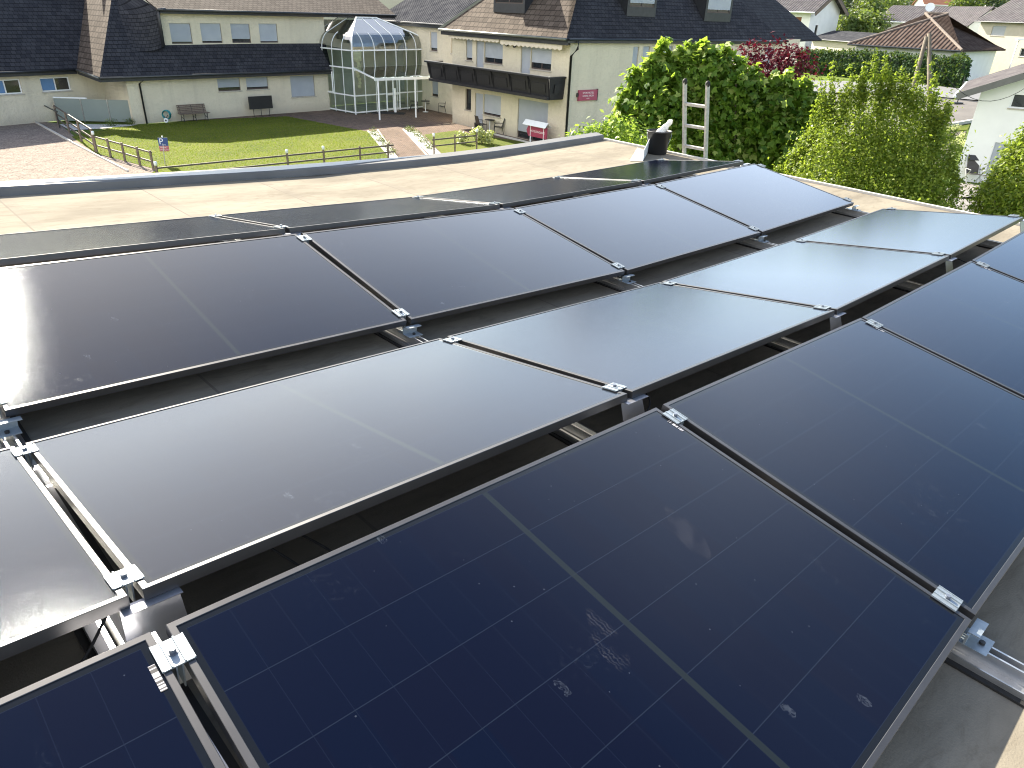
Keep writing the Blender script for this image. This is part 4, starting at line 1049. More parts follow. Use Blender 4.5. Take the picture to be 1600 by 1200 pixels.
# dormers
def dormer(fac, pl, px0, py0, px1, py1, depth_up=2.6, side='slate', rise=1.9, frame='brown_frame', mull=1):
    """box dormer whose front bottom edge sits on the roof slope"""
    a = on_plane(px0, py1, *pl); ua = (a-fac.o).dot(fac.e); off = (a-fac.o).dot(fac.n); b = on_plane(px1, py1, *pl); ub = (b-fac.o).dot(fac.e)
    z0 = a.z; z1 = z0+rise
    f2 = Facade(fac.o+fac.n*off, fac.o+fac.n*off+fac.e)
    g = .16
    mb = MB(); f2.bx(mb, ua, ua+g, z0, z1, -.02, .05); f2.bx(mb, ub-g, ub, z0, z1, -.02, .05); f2.bx(mb, ua+g, ub-g, z0, z0+.45, -.02, .05)
    k = rise/math.tan(PI_)
    for u in (ua, ub):
        mb.poly([f2.pt(u, z0, 0), f2.pt(u, z1, 0), f2.pt(u, z1, -k)])
    dm = mb.build('dormer', M_['fascia'], hot)
    f2.window(dm, (ua+g, ub-g, z0+.45, z1-.1), down=.82, frame=frame, sill=False, depth=.02, mull=mull, flat=True)
    mb = MB(); um = (ua+ub)/2
    for s_, u in ((-1, ua-.25), (1, ub+.25)):
        mb.slab(face_up([f2.pt(u, z1-.15, .35), f2.pt(um, z1+.7, .35), f2.pt(um, z1+.7, -2.4), f2.pt(u, z1-.15, -2.4)]), (0, 0, .06))
    mb.poly([f2.pt(ua, z1-.1, 0), f2.pt(ub, z1-.1, 0), f2.pt(um, z1+.65, 0)])
    mb.build('dormer_roof', M_[side], dm)
dormer(FH, plH, 772, 13, 822, 19, rise=2.0)
dormer(FR, plR, 978, 25, 1022, 25, rise=1.6); dormer(FR, plR, 1099, 33, 1139, 33, rise=1.5)
# awnings
for (x0, y0, x1, y1) in ((701, 51, 780, 60), (782, 61, 879, 71)):
    a, b = FH.uv(x0, y0, .35), FH.uv(x1, y1, .35); mb = MB(); zt = (a[1]+b[1])/2; n_ = 14
    FH.bx(mb, a[0], b[0], zt, zt+.06, .0, .37)
    for i in range(n_):
        u0 = a[0]+(b[0]-a[0])*i/n_; u1 = a[0]+(b[0]-a[0])*(i+1)/n_; um = (u0+u1)/2; mb.poly([FH.pt(u0, zt, .36), FH.pt(u0, zt-.20, .37), FH.pt(um, zt-.27, .375), FH.pt(u1, zt-.20, .37), FH.pt(u1, zt, .36)])
    mb.build('awning', M_['awning'], hot)
for (x, y) in ((792, 70), (804, 72)):
    u, z = FH.uv(x, y, .1); MB().ball(FH.pt(u, z, .12), .09, 10, 7).build('wall_lamp', M_['fascia'], hot, smooth=True)
# balcony
bo = 1.15
zt = FH.uv(780, 111, bo)[1]; zb = FH.uv(780, 143.5, bo-.1)[1]; uA = FH.uv(668, 97, bo)[0]; uB = FH.uv(855, 125, bo)[0]
bal = MB(); FH.bx(bal, uA, uB, zb-.02, zb+.12, 0, bo-.06); balo = bal.build('balcony', M_['dark_wood'], hot)
mb = MB()
nb = 7
for i in range(nb):
    u0 = uA+(uB-uA)*i/nb; u1 = uA+(uB-uA)*(i+1)/nb
    mb.slab([FH.pt(u0, zb, bo-.22), FH.pt(u1, zb, bo-.22), FH.pt(u1, zt-.05, bo-.06), FH.pt(u0, zt-.05, bo-.06)], -FH.n*.04)
    hgt = zt-zb
    def ptb(u, t, d): return FH.pt(u, zb+hgt*t, bo-.22+.16*t+d)
    for (ua1, ub1, t0, t1) in ((u0, u1, 0, .14), (u0, u1, .82, .97), (u0, u0+.12, .14, .82), (u1-.12, u1, .14, .82), (u0+.25, u1-.25, .28, .70)):
        mb.slab([ptb(ua1, t0, .035), ptb(ub1, t0, .035), ptb(ub1, t1, .035), ptb(ua1, t1, .035)], -FH.n*.04)
    for t0, t1, w in ((.35, .97, .10),): mb.slab([ptb(u0-.05, t0, .06), ptb(u0+.05, t0, .06), ptb(u0+.05, t1, .12), ptb(u0-.05, t1, .12)], -FH.n*.06)
for u in (uA, uB):
    sgn = 1 if u == uB else -1
    mb.slab([FH.pt(u, zb, 0.), FH.pt(u, zb, bo-.22), FH.pt(u+sgn*.1, zt-.05, bo-.06), FH.pt(u+sgn*.1, zt-.05, 0.)], FH.e*sgn*.04)
    mb.slab([FH.pt(u+sgn*.09, zb+.28*hgt, .25), FH.pt(u+sgn*.09, zb+.28*hgt, bo-.42), FH.pt(u+sgn*.13, zb+.7*hgt, bo-.42), FH.pt(u+sgn*.13, zb+.7*hgt, .25)], FH.e*sgn*.04)
mb.build('parapet', M_['dark_wood'], balo)
mb = MB(); FH.bx(mb, uA-.2, uB+.2, zt-.05, zt+.03, bo-.22, bo+.12); FH.bx(mb, uA-.2, uA+.02, zt-.05, zt+.03, 0, bo-.22); FH.bx(mb, uB-.02, uB+.2, zt-.05, zt+.03, 0, bo-.22); mb.build('handrail', M_['dark_wood'], balo)
mb = MB(); FH.bx(mb, uA-.2, uB+.2, zt+.032, zt+.06, bo-.02, bo+.10); mb.build('cover_strip', M_['alu'], balo)
# linking block behind the glass pavilion
FB = Facade(gp(664, 168), gp(664, 168)+FH.e)
FB = Facade(FH.pt(0, 0, -2.2)-FH.e*4.6, FH.pt(0, 0, -2.2))
zbk = FB.uv(660, 36, .4)[1]
hb = [R4(FB, 671.5, 49, 683, 51, 673, 79, 683.5, 80.5), R4(FB, 674, 126, 684, 128, 674.5, 150, 684.5, 151.5), R4(FB, 705, 60, 707.5, 60, 705, 83, 707.5, 83.5)]
FB.wall(hot, -7.0, 5.2, 0, zbk+.1, hb, 'stucco')
for h in hb: FB.window(hot, h, down=.84)
plB = roof_plane(FB, zbk, .4, R(27))
QB = on_roof(plB, [(615, 20), (692, 41), (748, 0)]); uu0 = (QB[0]-FB.o).dot(FB.e); upb = -FB.n*math.cos(R(27))+V((0, 0, math.sin(R(27))))
uu0 -= 1.2
roofpart('roof', [[FB.pt(uu0, zbk, .4), FB.pt(5.2, zbk, .4), FB.pt(5.2, zbk, .4)+upb*9, FB.pt(uu0, zbk, .4)+upb*9]], 'fibre', hot)
mb = MB(); FB.bx(mb, uu0, 5.2, zbk-.25, zbk-.03, .3, .34); mb.tube([FB.pt(uu0, zbk-.03, .45), FB.pt(5.2, zbk-.03, .45)], .06, 8); mb.build('gutter', M_['gutter'], hot)
mb = MB(); mb.tube([FB.pt(4.3, zbk-.3, .06), FB.pt(4.3, 0, .06)], .05, 8); mb.build('downpipe', M_['white_metal'], hot)

# ------------------------------------------------------------------ glass entrance pavilion
c0, l0, r0 = gp(556, 179), gp(516, 169.5), gp(667, 168.5)
gv = thing('glass_pavilion', c0, 'white framed glass entrance pavilion with curved glass shoulders and pointed roof', 'conservatory')
ef = (r0-c0); LF = ef.length; ef.normalize(); es = (l0-c0); es.normalize(); LS = (l0-c0).length
es = (es-ef*es.dot(ef)).normalized(); DEP = max(LS, 4.2)
def zpx(px, py): # height above the corner post
    n = -es; P = on_plane(px, py, c0, n); return P.z
Z1, Z2, ZT = zpx(552, 107), zpx(553, 79), zpx(573, 29)
PROF = [(0, 0), (0, Z1), (0, Z2)]
RC = .95
for i in range(1, 7):
    a = i/6*R(68); PROF.append((RC*(1-math.cos(a)), Z2+(ZT-Z2)*.58*math.sin(a)))
tE = 2.35; PROF.append((tE, ZT))
def GP(s, t, z):  # s along front (0..LF), t inset from the front
    return c0+ef*s+es*t+V((0, 0, z))
def front_pt(s, i):
    t, z = PROF[i]; s2 = t+(LF-2*t)*(s/LF) if False else min(max(s, t), LF-t); return GP(s2, t, z)
def side_pt(d, i):
    t, z = PROF[i]; return GP(t, max(d, t), z)
mbF, mbG = MB(), MB(); nF = 7; nS = 4
bw = .045
for k in range(nF+1):
    s = LF*k/nF
    pts = []
    for i in range(len(PROF)):
        t, z = PROF[i]
        if k not in (0, nF) and not (t-1e-6 <= s <= LF-t+1e-6):
            break
        pts.append(front_pt(s, i))
    w = .075 if k in (0, nF) else bw
    for a, b in zip(pts[:-1], pts[1:]): mbF.beam(a, b, w, w, up=es)
for k in range(1, nS+1):
    d = DEP*k/nS; pts = []
    for i in range(len(PROF)):
        if PROF[i][0] > d+1e-6: break
        pts.append(side_pt(d, i))
    for a, b in zip(pts[:-1], pts[1:]): mbF.beam(a, b, bw, bw, up=ef)
for z in (.12, 1.15, Z1, Z2):
    mbF.beam(GP(0, 0, z), GP(LF, 0, z), .07, .08 if z != Z1 else .14); mbF.beam(GP(0, 0, z), GP(0, DEP, z), .07, .08)
mbF.beam(GP(tE, tE, ZT), GP(LF-tE, tE, ZT), .10, .10)
mbF.build('frame', M_['white_metal'], gv)
mbR = MB()
for i in range(len(PROF)-1):
    t0, z0 = PROF[i]; t1, z1 = PROF[i+1]; mbG_, mbG = mbG, (mbR if i > 1 else mbG)
    mbG.poly([GP(t0, t0, z0), GP(LF-t0, t0, z0), GP(LF-t1, t1, z1), GP(t1, t1, z1)])
    mbG.poly([GP(t0, DEP, z0), GP(t0, t0, z0), GP(t1, t1, z1), GP(t1, DEP, z1)])
    mbG.poly([GP(LF-t0, t0, z0), GP(LF-t0, DEP, z0), GP(LF-t1, DEP, z1), GP(LF-t1, t1, z1)])
    mbG = mbG_
M_['pav_roof'] = clear_glass('pavilion_roof_glass', (.75, .85, .85), 1.7, .26, .05)
mbR.build('roof_glazing', M_['pav_roof'], gv)
M_['pav_glass'] = clear_glass('pavilion_glass', (.72, .84, .78), 1.5, .05, .02)
mbG.build('glazing', M_['pav_glass'], gv, smooth=False)
mb = MB()
mb.poly([GP(.05, .05, .03), GP(LF-.05, .05, .03), GP(LF-.05, DEP, .03), GP(.05, DEP, .03)])
mb.build('floor', M_['interior'], gv)
mb = MB(); mb.poly([GP(-.2, DEP+.3, 0), GP(LF+.6, DEP+.3, 0), GP(LF+.6, DEP+.3, ZT-.2), GP(-.2, DEP+.3, ZT-.2)]); mb.build('back_wall', M_['interior'], gv)
# tilted vent window and door leaves
mb = MB(); so_ = DEP/nS
for (a0, a1, z0, z1) in ((so_*2.1, so_*2.95, 1.2, Z1-.25),):
    for p, q in (((a0, z0), (a1, z0)), ((a0, z1), (a1, z1)), ((a0, z0), (a0, z1)), ((a1, z0), (a1, z1))): mb.beam(GP(-.05, p[0], p[1]), GP(-.05, q[0], q[1]), .07, .07)
mb.build('vent_window', M_['white_metal'], gv)
mb = MB(); s0, s1 = LF*.42, LF*.60
for s_ in (s0, (s0+s1)/2, s1): mb.beam(GP(s_, -.04, .05), GP(s_, -.04, 2.3), .09, .06)
for z in (.15, 1.1, 2.3): mb.beam(GP(s0, -.04, z), GP(s1, -.04, z), .06, .10)
mb.build('door', M_['white_metal'], gv)
mb = MB(); cc = GP(LF*.18, .9, 2.5)  # cream shape added in place of a streak reflected in the glazing
for i in range(10): mb.ball(cc+V((.05*math.sin(i*1.3), 0, -.9+.22*i)), .10+.045*(i/9)+(.12 if i > 7 else 0), 9, 6, (1.2, .5, 1.1), .2)
tag(mb.build('hanging_decoration', M_['cream_cloth'], None, smooth=True), 'slender cream fabric decoration hanging inside the glass pavilion', 'decoration')
# canopy
can = thing('entrance_canopy', gp(593, 187), 'white framed flat glass canopy on two posts before the pavilion door', 'canopy')
cp1, cp2 = gp(593.5, 187.5), gp(650, 183.5)
zc0 = Z1-.05; zc1 = None
P = on_plane(590, 124, cp1, -es); zc1 = P.z
ce = (cp2-cp1).normalized(); cl = V((cp1.x, cp1.y, 0))-ce*.25; cr = cl+ce*((cp2-cp1).length+2.2)
mb = MB(); mb.beam(cl+V((0, 0, zc1)), cr+V((0, 0, zc1)), .10, .16); mb.build('front_beam', M_['white_metal'], can)
bk0_ = GP(.05, -.06, zc0); bk1_ = GP(LF, -.06, zc0)
mb = MB(); mb.beam(bk0_, bk1_, .10, .16); mb.build('back_beam', M_['white_metal'], can)
mb = MB()
for i in range(8):
    t = i/7; mb.beam(bk0_.lerp(bk1_, t)+V((0, 0, .05)), (cl+V((0, 0, zc1+.05))).lerp(cr+V((0, 0, zc1+.05)), t), .07, .09)
mb.build('rafters', M_['white_metal'], can)
mb = MB(); mb.poly([bk0_+V((0, 0, .12)), bk1_+V((0, 0, .12)), cr+V((0, 0, zc1+.12)), cl+V((0, 0, zc1+.12))]).build('glass_roof', M_['pav_glass'], can)
for p in (cp1, cp2): MB().beam(p, V((p.x, p.y, zc1-.06)), .09, .09, up=(0, 1, 0)).build('post', M_['white_metal'], can)
dm_ = gp(600, 178); MBm = MB().box((dm_.x+.25, dm_.y+.4, .02), (2.2, 1.0, .02)); tag(MBm.build('doormat', M_['mat_dark'], None), 'dark doormat before the glass pavilion entrance', 'doormat')
bol = gp(618, 176); mb = MB(); mb.tube([bol, bol+V((0, 0, 1.55))], .09, 12); tag(mb.build('ashtray_column', M_['white_metal'], None, smooth=False), 'slim white column standing by the pavilion door', 'column')

# ------------------------------------------------------------------ garden furniture and small things
def bench():
    a, b = gp(276, 190), gp(322, 187.5); e = F3.e; n = F3.n; c = F3.pt(F3.uv(299, 188)[0], 0, .55); ln = abs((b-a).dot(e))
    t = thing('park_bench', c, 'dark slatted park bench on iron legs against the cream wall', 'bench')
    for u in (-.42, 0, .42):
        mb = MB(); o = c+e*ln*u
        mb.tube([o+n*.22, o+n*.16+V((0, 0, .22)), o+n*.2+V((0, 0, .43))], .02, 6); mb.tube([o-n*.25, o-n*.15+V((0, 0, .25)), o-n*.22+V((0, 0, .44)), o-n*.33+V((0, 0, .9))], .02, 6)
        mb.tube([o+n*.2+V((0, 0, .43)), o-n*.2+V((0, 0, .43))], .02, 6); mb.tube([o+n*.17+V((0, 0, .2)), o-n*.17+V((0, 0, .28))], .014, 6); mb.build('leg', M_['iron'], t)
    mb = MB()
    for i in range(5): p = c+n*(.22-.1*i)+V((0, 0, .46)); mb.beam(p-e*ln*.52, p+e*ln*.52, .08, .03)
    mb.build('seat', M_['wood'], t); mb = MB()
    for i in range(5): p = c-n*(.235+.022*i)+V((0, 0, .52+.09*i)); mb.beam(p-e*ln*.5, p+e*ln*.5, .025, .075)
    mb.build('backrest', M_['wood'], t)
bench()
hp = gp(262, 191)
t = thing('hose_trolley', hp, 'teal garden hose wound on a small wheeled trolley by the bench', 'hose reel')
mb = MB()
for i in range(9): mb.tube([hp+V((.02, -.1+.022*i, .42))+V((.22*math.cos(a), 0, .24*math.sin(a)))*(1+.05*math.sin(i*3)) for a in np.linspace(0, 6.28, 16)], .02, 6)
mb.build('hose', M_['teal'], t, smooth=True)
mb = MB(); mb.tube([hp+V((-.1, 0, .1)), hp+V((-.25, .05, .75)), hp+V((-.28, .05, .95))], .018, 6); mb.tube([hp+V((-.1, -.12, .12)), hp+V((.15, -.12, .42))], .016, 6); mb.build('handle', M_['iron'], t)
mb = MB()
for dy in (-.17,): mb.tube([hp+V((.02, dy, .13)), hp+V((.02, dy-.05, .13))], .13, 14)
mb.build('wheel', M_['white_metal'], t); MB().tube([hp+V((.02, -.225, .13)), hp+V((.02, -.23, .13))], .05, 10).build('hub', M_['iron'], t)
bb = gp(408, 179); e3 = F3.e; t = thing('display_board', bb, 'low black display board on thin legs on the lawn edge', 'board')
mb = MB(); u0, z0 = F3.uv(389, 174, .6); u1, _ = F3.uv(426, 170, .6)
zt_ = F3.uv(407, 150, .6)[1]; zb_ = F3.uv(407, 170, .6)[1]
F3.bx(mb, u0+.05, u1, zb_, zt_, .58, .66); mb.build('panel', M_['plastic'], t)
for u in (u0+.3, (u0+u1)/2, u1-.25):
    mb = MB(); mb.tube([F3.pt(u, zb_, .62), F3.pt(u, 0, .62)], .018, 6); mb.tube([F3.pt(u, .02, .35), F3.pt(u, .02, .9)], .018, 6); mb.build('leg', M_['iron'], t)
# frosted glass wind screen
sa, sb = gp(92, 190.5), gp(215, 193.5); se = (sb-sa).normalized(); sl = (sb-sa).length
t = thing('glass_screen', sa, 'frosted greenish glass wind screen before the recessed door', 'screen')
zs = zpx2 = (lambda P: P.z)(on_plane(88, 158, sa, V((se.y, -se.x, 0))))
zs2 = on_plane(207, 152.5, sa, V((se.y, -se.x, 0))).z; zs = (zs+zs2)/2
for i in range(3):
    a = sa+se*(sl*i/3+.03); b = sa+se*(sl*(i+1)/3-.03); nn = V((se.y, -se.x, 0))*.012
    MB().slab([a+V((0, 0, .08)), b+V((0, 0, .08)), b+V((0, 0, zs)), a+V((0, 0, zs))], nn).build('glass_pane', M_['frost'], t)
for i in range(4):
    a = sa+se*(sl*i/3); MB().beam(a, a+V((0, 0, zs+.02)), .035, .035).build('post', M_['alu'], t)
MB().beam(sa+V((0, 0, zs+.05)), sa+se*sl*.42+V((0, 0, zs+.05)), .05, .06).build('top_bar', M_['white_metal'], t)
# wooden fences
def fence(label, pts, zr, posts, caps=(), name='wooden_fence', w=.04, h=.065, mat='rail_wood', ph=.75, subs=0):
    base = pts[0]; t = thing(name, base, label, 'fence', 'rail fences around the lawn')
    for z in zr:
        for a, b in zip(pts[:-1], pts[1:]): MB().beam(a+V((0, 0, z)), b+V((0, 0, z)), w, h).build('rail', M_[mat], t)
    for k, (a, b, f) in enumerate(posts):
        p = a.lerp(b, f); q = MB().beam(p, p+V((0, 0, ph)), .075, .075, up=(0, 1, 0)).build('post', M_['wood'], t)
        if k in caps:
            MB().lathe([(.0, .16), (.05, .15), (.065, .10), (.06, .0), (0, 0)], p+V((0, 0, ph)), 10).build('lamp_cap', M_['white_metal'], q, smooth=True)
    return t
fa, fb_ = gp(92, 196), gp(150, 238)
ft = fence('taller weathered fence section with three rails at the gravel corner', [fa, fb_], (.32, .62, 1.02), [(fa, fb_, x) for x in (0, .33, .66, 1)], ph=1.05)
fc = gp(242, 266)
fence('two rail wooden fence running from the tall post down to the corner', [fb_, fc], (.34, .72), [(fb_, fc, x) for x in (.02, .27, .52, .77, .98)], caps=(0,), ph=.8)
fd = V((gp(616, 244).x, gp(616, 244).y, 0)); fe_ = gp(243, 272)
fe_ = at_z(243, 264, .1); fe_.z = 0; P_ = at_z(615, 226, .72); fd = V((P_.x, P_.y, 0)); P_ = at_z(244, 262, .72); fe_ = V((P_.x, P_.y, 0))
fence('long low two rail fence along the near edge of the lawn', [fe_, fd], (.40, .70), [(fe_, fd, x) for x in (.0, .5, .66, .83, .97)], caps=(0, 1, 2), ph=.80)
P_ = at_z(675, 218, .72); ra_ = V((P_.x, P_.y, 0)); P_ = at_z(745, 211, .72); rb_ = V((P_.x, P_.y, 0))
fence('short two rail fence right of the clinker path', [ra_, rb_], (.40, .70), [(ra_, rb_, x) for x in (.04, .5, 1.)], caps=(0, 2), ph=.86)
a_, b_ = gp(72, 188), gp(96, 201)
t = thing('handrail', a_, 'short dark sloping handrail beside the gravel kerb', 'handrail')
MB().tube([a_+V((0, 0, .85)), b_+V((0, 0, .85))], .035, 8).build('rail', M_['iron'], t)
for f in (.1, .9): p = a_.lerp(b_, f); MB().tube([p, p+V((0, 0, .85))], .03, 6).build('post', M_['iron'], t)

def text(body, size, mat, parent, mw, name='lettering', align='CENTER', ext=.003):
    cu = bpy.data.curves.new(name, 'FONT'); cu.body = body; cu.size = size; cu.align_x = align; cu.align_y = 'CENTER'; cu.extrude = ext
    o = bpy.data.objects.new(name, cu); COL.objects.link(o)
    dg = bpy.context.evaluated_depsgraph_get(); me = bpy.data.meshes.new_from_object(o.evaluated_get(dg)); bpy.data.objects.remove(o)
    me.name = name; me.materials.clear(); me.materials.append(mat)
    ob = bpy.data.objects.new(name, me); COL.objects.link(ob); ob.parent = parent
    m = mw.copy(); m.translation = m.translation-parent.location; ob.matrix_local = m
    return ob
def basis(e, n, o):
    z = n.normalized(); x = e.normalized(); y = z.cross(x); m = Matrix((x, y, z)).transposed().to_4x4(); m.translation = o; return m
# blue parking sign on the lawn
sg_ = gp(258, 258); pdist = math.hypot(sg_.x, sg_.y)
c_ = at_dist(255.5, 226, pdist); t = thing('parking_sign', sg_, 'blue parking sign with white P above a red notice on the lawn', 'sign')
e_ = V((.96, .28, 0)).normalized(); n_ = V((e_.y, -e_.x, 0))
wS = .385; hS = .56
mb = MB(); mb.slab([c_-e_*wS/2-V((0, 0, hS*.10)), c_+e_*wS/2-V((0, 0, hS*.10)), c_+e_*wS/2+V((0, 0, hS/2)), c_-e_*wS/2+V((0, 0, hS/2))], -n_*.02); mb.build('blue_board', M_['blue_sign'], t)
mb = MB(); mb.slab([c_-e_*wS/2-V((0, 0, hS/2)), c_+e_*wS/2-V((0, 0, hS/2)), c_+e_*wS/2-V((0, 0, hS*.11)), c_-e_*wS/2-V((0, 0, hS*.11))], -n_*.02); mb.build('red_board', M_['pink_sign'], t)
MB().tube([sg_, c_-n_*.03+V((0, 0, hS*.55))], .022, 8).build('post', M_['alu'], t)
MB().ball(c_-n_*.03+V((0, 0, hS*.58)), .035, 8, 6).build('post_cap', M_['white_metal'], t)
text('P', hS*.62, M_['letters_w'], t, basis(e_, n_, c_-e_*wS*.2+V((0, 0, hS*.22))+n_*.004))
text('HOTEL', hS*.10, M_['letters_w'], t, basis(e_, n_, c_+e_*wS*.05-V((0, 0, hS*.02))+n_*.004))
text('PRIVAT', hS*.16, M_['letters'], t, basis(e_, n_, c_-V((0, 0, hS*.22))+n_*.004)); text('PARKPLATZ', hS*.115, M_['letters'], t, basis(e_, n_, c_-V((0, 0, hS*.39))+n_*.004))
# red sign on the right facade
cs_ = FR.uv(919, 149, .12); s0_ = FR.uv(905, 142, .12)[0]; s1_ = FR.uv(933, 150, .12)[0]; z1_ = FR.uv(919, 140.5, .12)[1]; z0_ = FR.uv(919, 157, .12)[1]
t = thing('wall_sign', FR.pt(cs_[0], cs_[1], .05), 'wine red sign board fixed on the shaded cream hotel wall', 'sign')
mb = MB(); FR.bx(mb, s0_, s1_, z0_, z1_, .03, .12); mb.build('board', M_['red_sign'], t)
mb = MB(); FR.bx(mb, s0_-.10, s0_-.01, z0_+.2, z1_-.15, .02, .10); FR.bx(mb, s1_+.01, s1_+.04, z0_-.03, z1_+.03, .02, .13); mb.build('bracket', M_['iron'], t)
hS = z1_-z0_; wS = s1_-s0_
for body, k, zz in (('SPORTHOTEL', .20, .72), ('GARNI ARCH', .20, .44), ('HOTEL', .10, .2)):
    text(body, hS*k*1.25, M_['letters'], t, basis(FR.e, FR.n, FR.pt((s0_+s1_)/2, z0_+hS*zz, .125)))
# free-standing arrow sign
hs_ = V((FH.pt(FH.uv(838, 205)[0], 0, 1.6))); d_ = math.hypot(hs_.x, hs_.y); cc = at_dist(838, 206, d_)
t = thing('entrance_sign', hs_, 'free-standing wine red hotel entrance arrow sign under a white ridge cap', 'sign')
wS = 26/990*d_/abs(FH.e.dot(V((1, 0, 0)))); hS = 12.5/900*d_
mb = MB(); P5 = [cc-FH.e*wS*.5+V((0, 0, 0)), cc-FH.e*wS*.4-V((0, 0, hS/2)), cc+FH.e*wS/2-V((0, 0, hS/2)), cc+FH.e*wS/2+V((0, 0, hS/2)), cc-FH.e*wS*.4+V((0, 0, hS/2))]
mb.slab(P5, -FH.n*.06); mb.build('board', M_['red_sign'], t)
mb = MB()
for s_ in (1, -1): mb.slab([cc-FH.e*wS*.56+V((0, 0, hS*.95)), cc+FH.e*wS*.56+V((0, 0, hS*.95)), cc+FH.e*wS*.56+V((0, 0, hS*.52))+FH.n*.22*s_, cc-FH.e*wS*.56+V((0, 0, hS*.52))+FH.n*.22*s_], (0, 0, .02))
mb.build('ridge_cap', M_['white_metal'], t)
for u in (-.3, .35): p = cc+FH.e*wS*u-FH.n*.03; MB().tube([V((p.x, p.y, 0)), p+V((0, 0, hS*.8))], .04, 8).build('post', M_['white_metal'], t)
text('HOTELEINGANG', wS*.095, M_['letters'], t, basis(FH.e, FH.n, cc+FH.e*wS*.05+FH.n*.004))

# chairs and tables
def make_chair(loc, label, rz):
    t = thing('garden_chair', loc, label, 'chair', 'dark garden chairs on the terrace', rz)
    for sx in (-1, 1):
        mb = MB(); mb.tube([(sx*.26, .24, 0), (sx*.26, .22, .42), (sx*.27, .20, .64), (sx*.27, -.18, .66), (sx*.25, -.24, .64)], .016, 6); mb.build('armrest', M_['iron'], t, local=True)
        mb = MB(); mb.tube([(sx*.25, -.34, 0), (sx*.25, -.22, .42)], .016, 6); mb.build('leg', M_['iron'], t, local=True)
    mb = MB(); mb.slab([(-.24, -.22, .40), (.24, -.22, .40), (.24, .24, .43), (-.24, .24, .43)], (0, 0, .02)); mb.build('seat', M_['iron'], t, local=True)
    mb = MB(); mb.slab([(-.24, -.22, .42), (.24, -.22, .42), (.23, -.36, .92), (-.23, -.36, .92)], (0, .02, 0)); mb.build('backrest', M_['iron'], t, local=True)
    return t
ch = make_chair(gp(692, 176), 'dark garden chair facing left at the cream wall', R(75))
for px, py, rz, lab in ((706, 177, R(95), 'dark garden chair half hidden by the hotel corner'), (671, 171, R(190), 'dark garden chair behind the small table by the glass pavilion'), (648, 174, R(-80), 'dark garden chair behind the right canopy post'), (752, 206, R(-60), 'dark garden chair beside the ground floor terrace door'), (778, 210, R(95), 'dark garden chair below the ground floor shuttered window')):
    copy_thing(ch, gp(px, py), lab, rz)
def make_table(loc, label):
    t = thing('bistro_table', loc, label, 'table', 'small bistro tables')
    MB().lathe([(0, .70), (.30, .70), (.31, .715), (.30, .73), (0, .73)], n=20).build('table_top', M_['plastic'], t, local=True)
    mb = MB(); mb.tube([(0, 0, 0), (0, 0, .7)], .025, 8); mb.lathe([(.2, 0), (.2, .02), (.03, .05)], n=14); mb.build('leg', M_['white_metal'], t, local=True)
    return t
tb = make_table(gp(665, 175), 'small round bistro table near the glass pavilion'); copy_thing(tb, gp(765, 207), 'small round bistro table under the hotel balcony')
bp_ = gp(746, 203); MB_ = MB().lathe([(.14, 0), (.18, .02), (.20, .38), (.21, .40), (.17, .40), (.15, .05), (0, .05)], bp_, 16); tag(MB_.build('black_planter', M_['plastic'], None, smooth=True), 'round black planter at the hotel terrace door', 'planter')
# small round cushions of planting along the path
def cushion(px, py, lab, r=.30, mat='shrub', k=380, name='cushion_shrub'):
    p = gp(px, py); t = thing(name, p, lab, 'shrub', 'small shrubs along the path')
    leaves('foliage', [(p+V((0, 0, r*.45)), (r, r, r*.7))], k, .07, M_[mat], int(px), t, shell=.4, jitter=.2, elong=2.4)
    return t
pos = ['first', 'second', 'third', 'fourth']
for i, (px, py) in enumerate(((584, 211.5), (594, 221), (603, 230), (611, 241))): cushion(px, py, f'small dark cushion shrub, {pos[i]} from the pavilion on the left of the path')
for i, (px, py) in enumerate(((641, 206), (651, 213), (661, 222.5), (671, 232.5))): cushion(px, py, f'small green cushion shrub, {pos[i]} from the pavilion on the right of the path')
cushion(174, 197, 'small dark shrub at the foot of the frosted glass screen', .35); cushion(204, 194.5, 'small dark shrub at the right end of the glass screen', .3)
for i, (px, py, h) in enumerate(((722, 221, .55), (744, 219, .6), (753, 221, .8), (763, 221, .6))):
    p = gp(px, py+4); t = thing('flowering_plant', p, ['broad pale yellow plant left of the hotel flower bed', 'low pale yellow plant beside the lamp post', 'tallest pale yellow plant in the hotel flower bed', 'small pale yellow plant right of the tallest one'][i], 'plant', 'pale plants in the hotel bed')
    bl = [(p+V((random.uniform(-.15, .15), random.uniform(-.15, .15), h*f)), (.22, .22, .16)) for f in (.35, .6, .85, 1.)]
    leaves('foliage', bl, 220, .15, M_['paleleaf'], 60+i, t, shell=.3, up=1., elong=1.7); limbs(p, [b[0] for b in bl], .012, M_['bark'], t, 'stem')

# ------------------------------------------------------------------ white house on the right
ww0 = gp(1490, 281)
wh = thing('white_house', ww0, 'white gabled house with grey verge, dark window and roller shutter at the right', 'house')
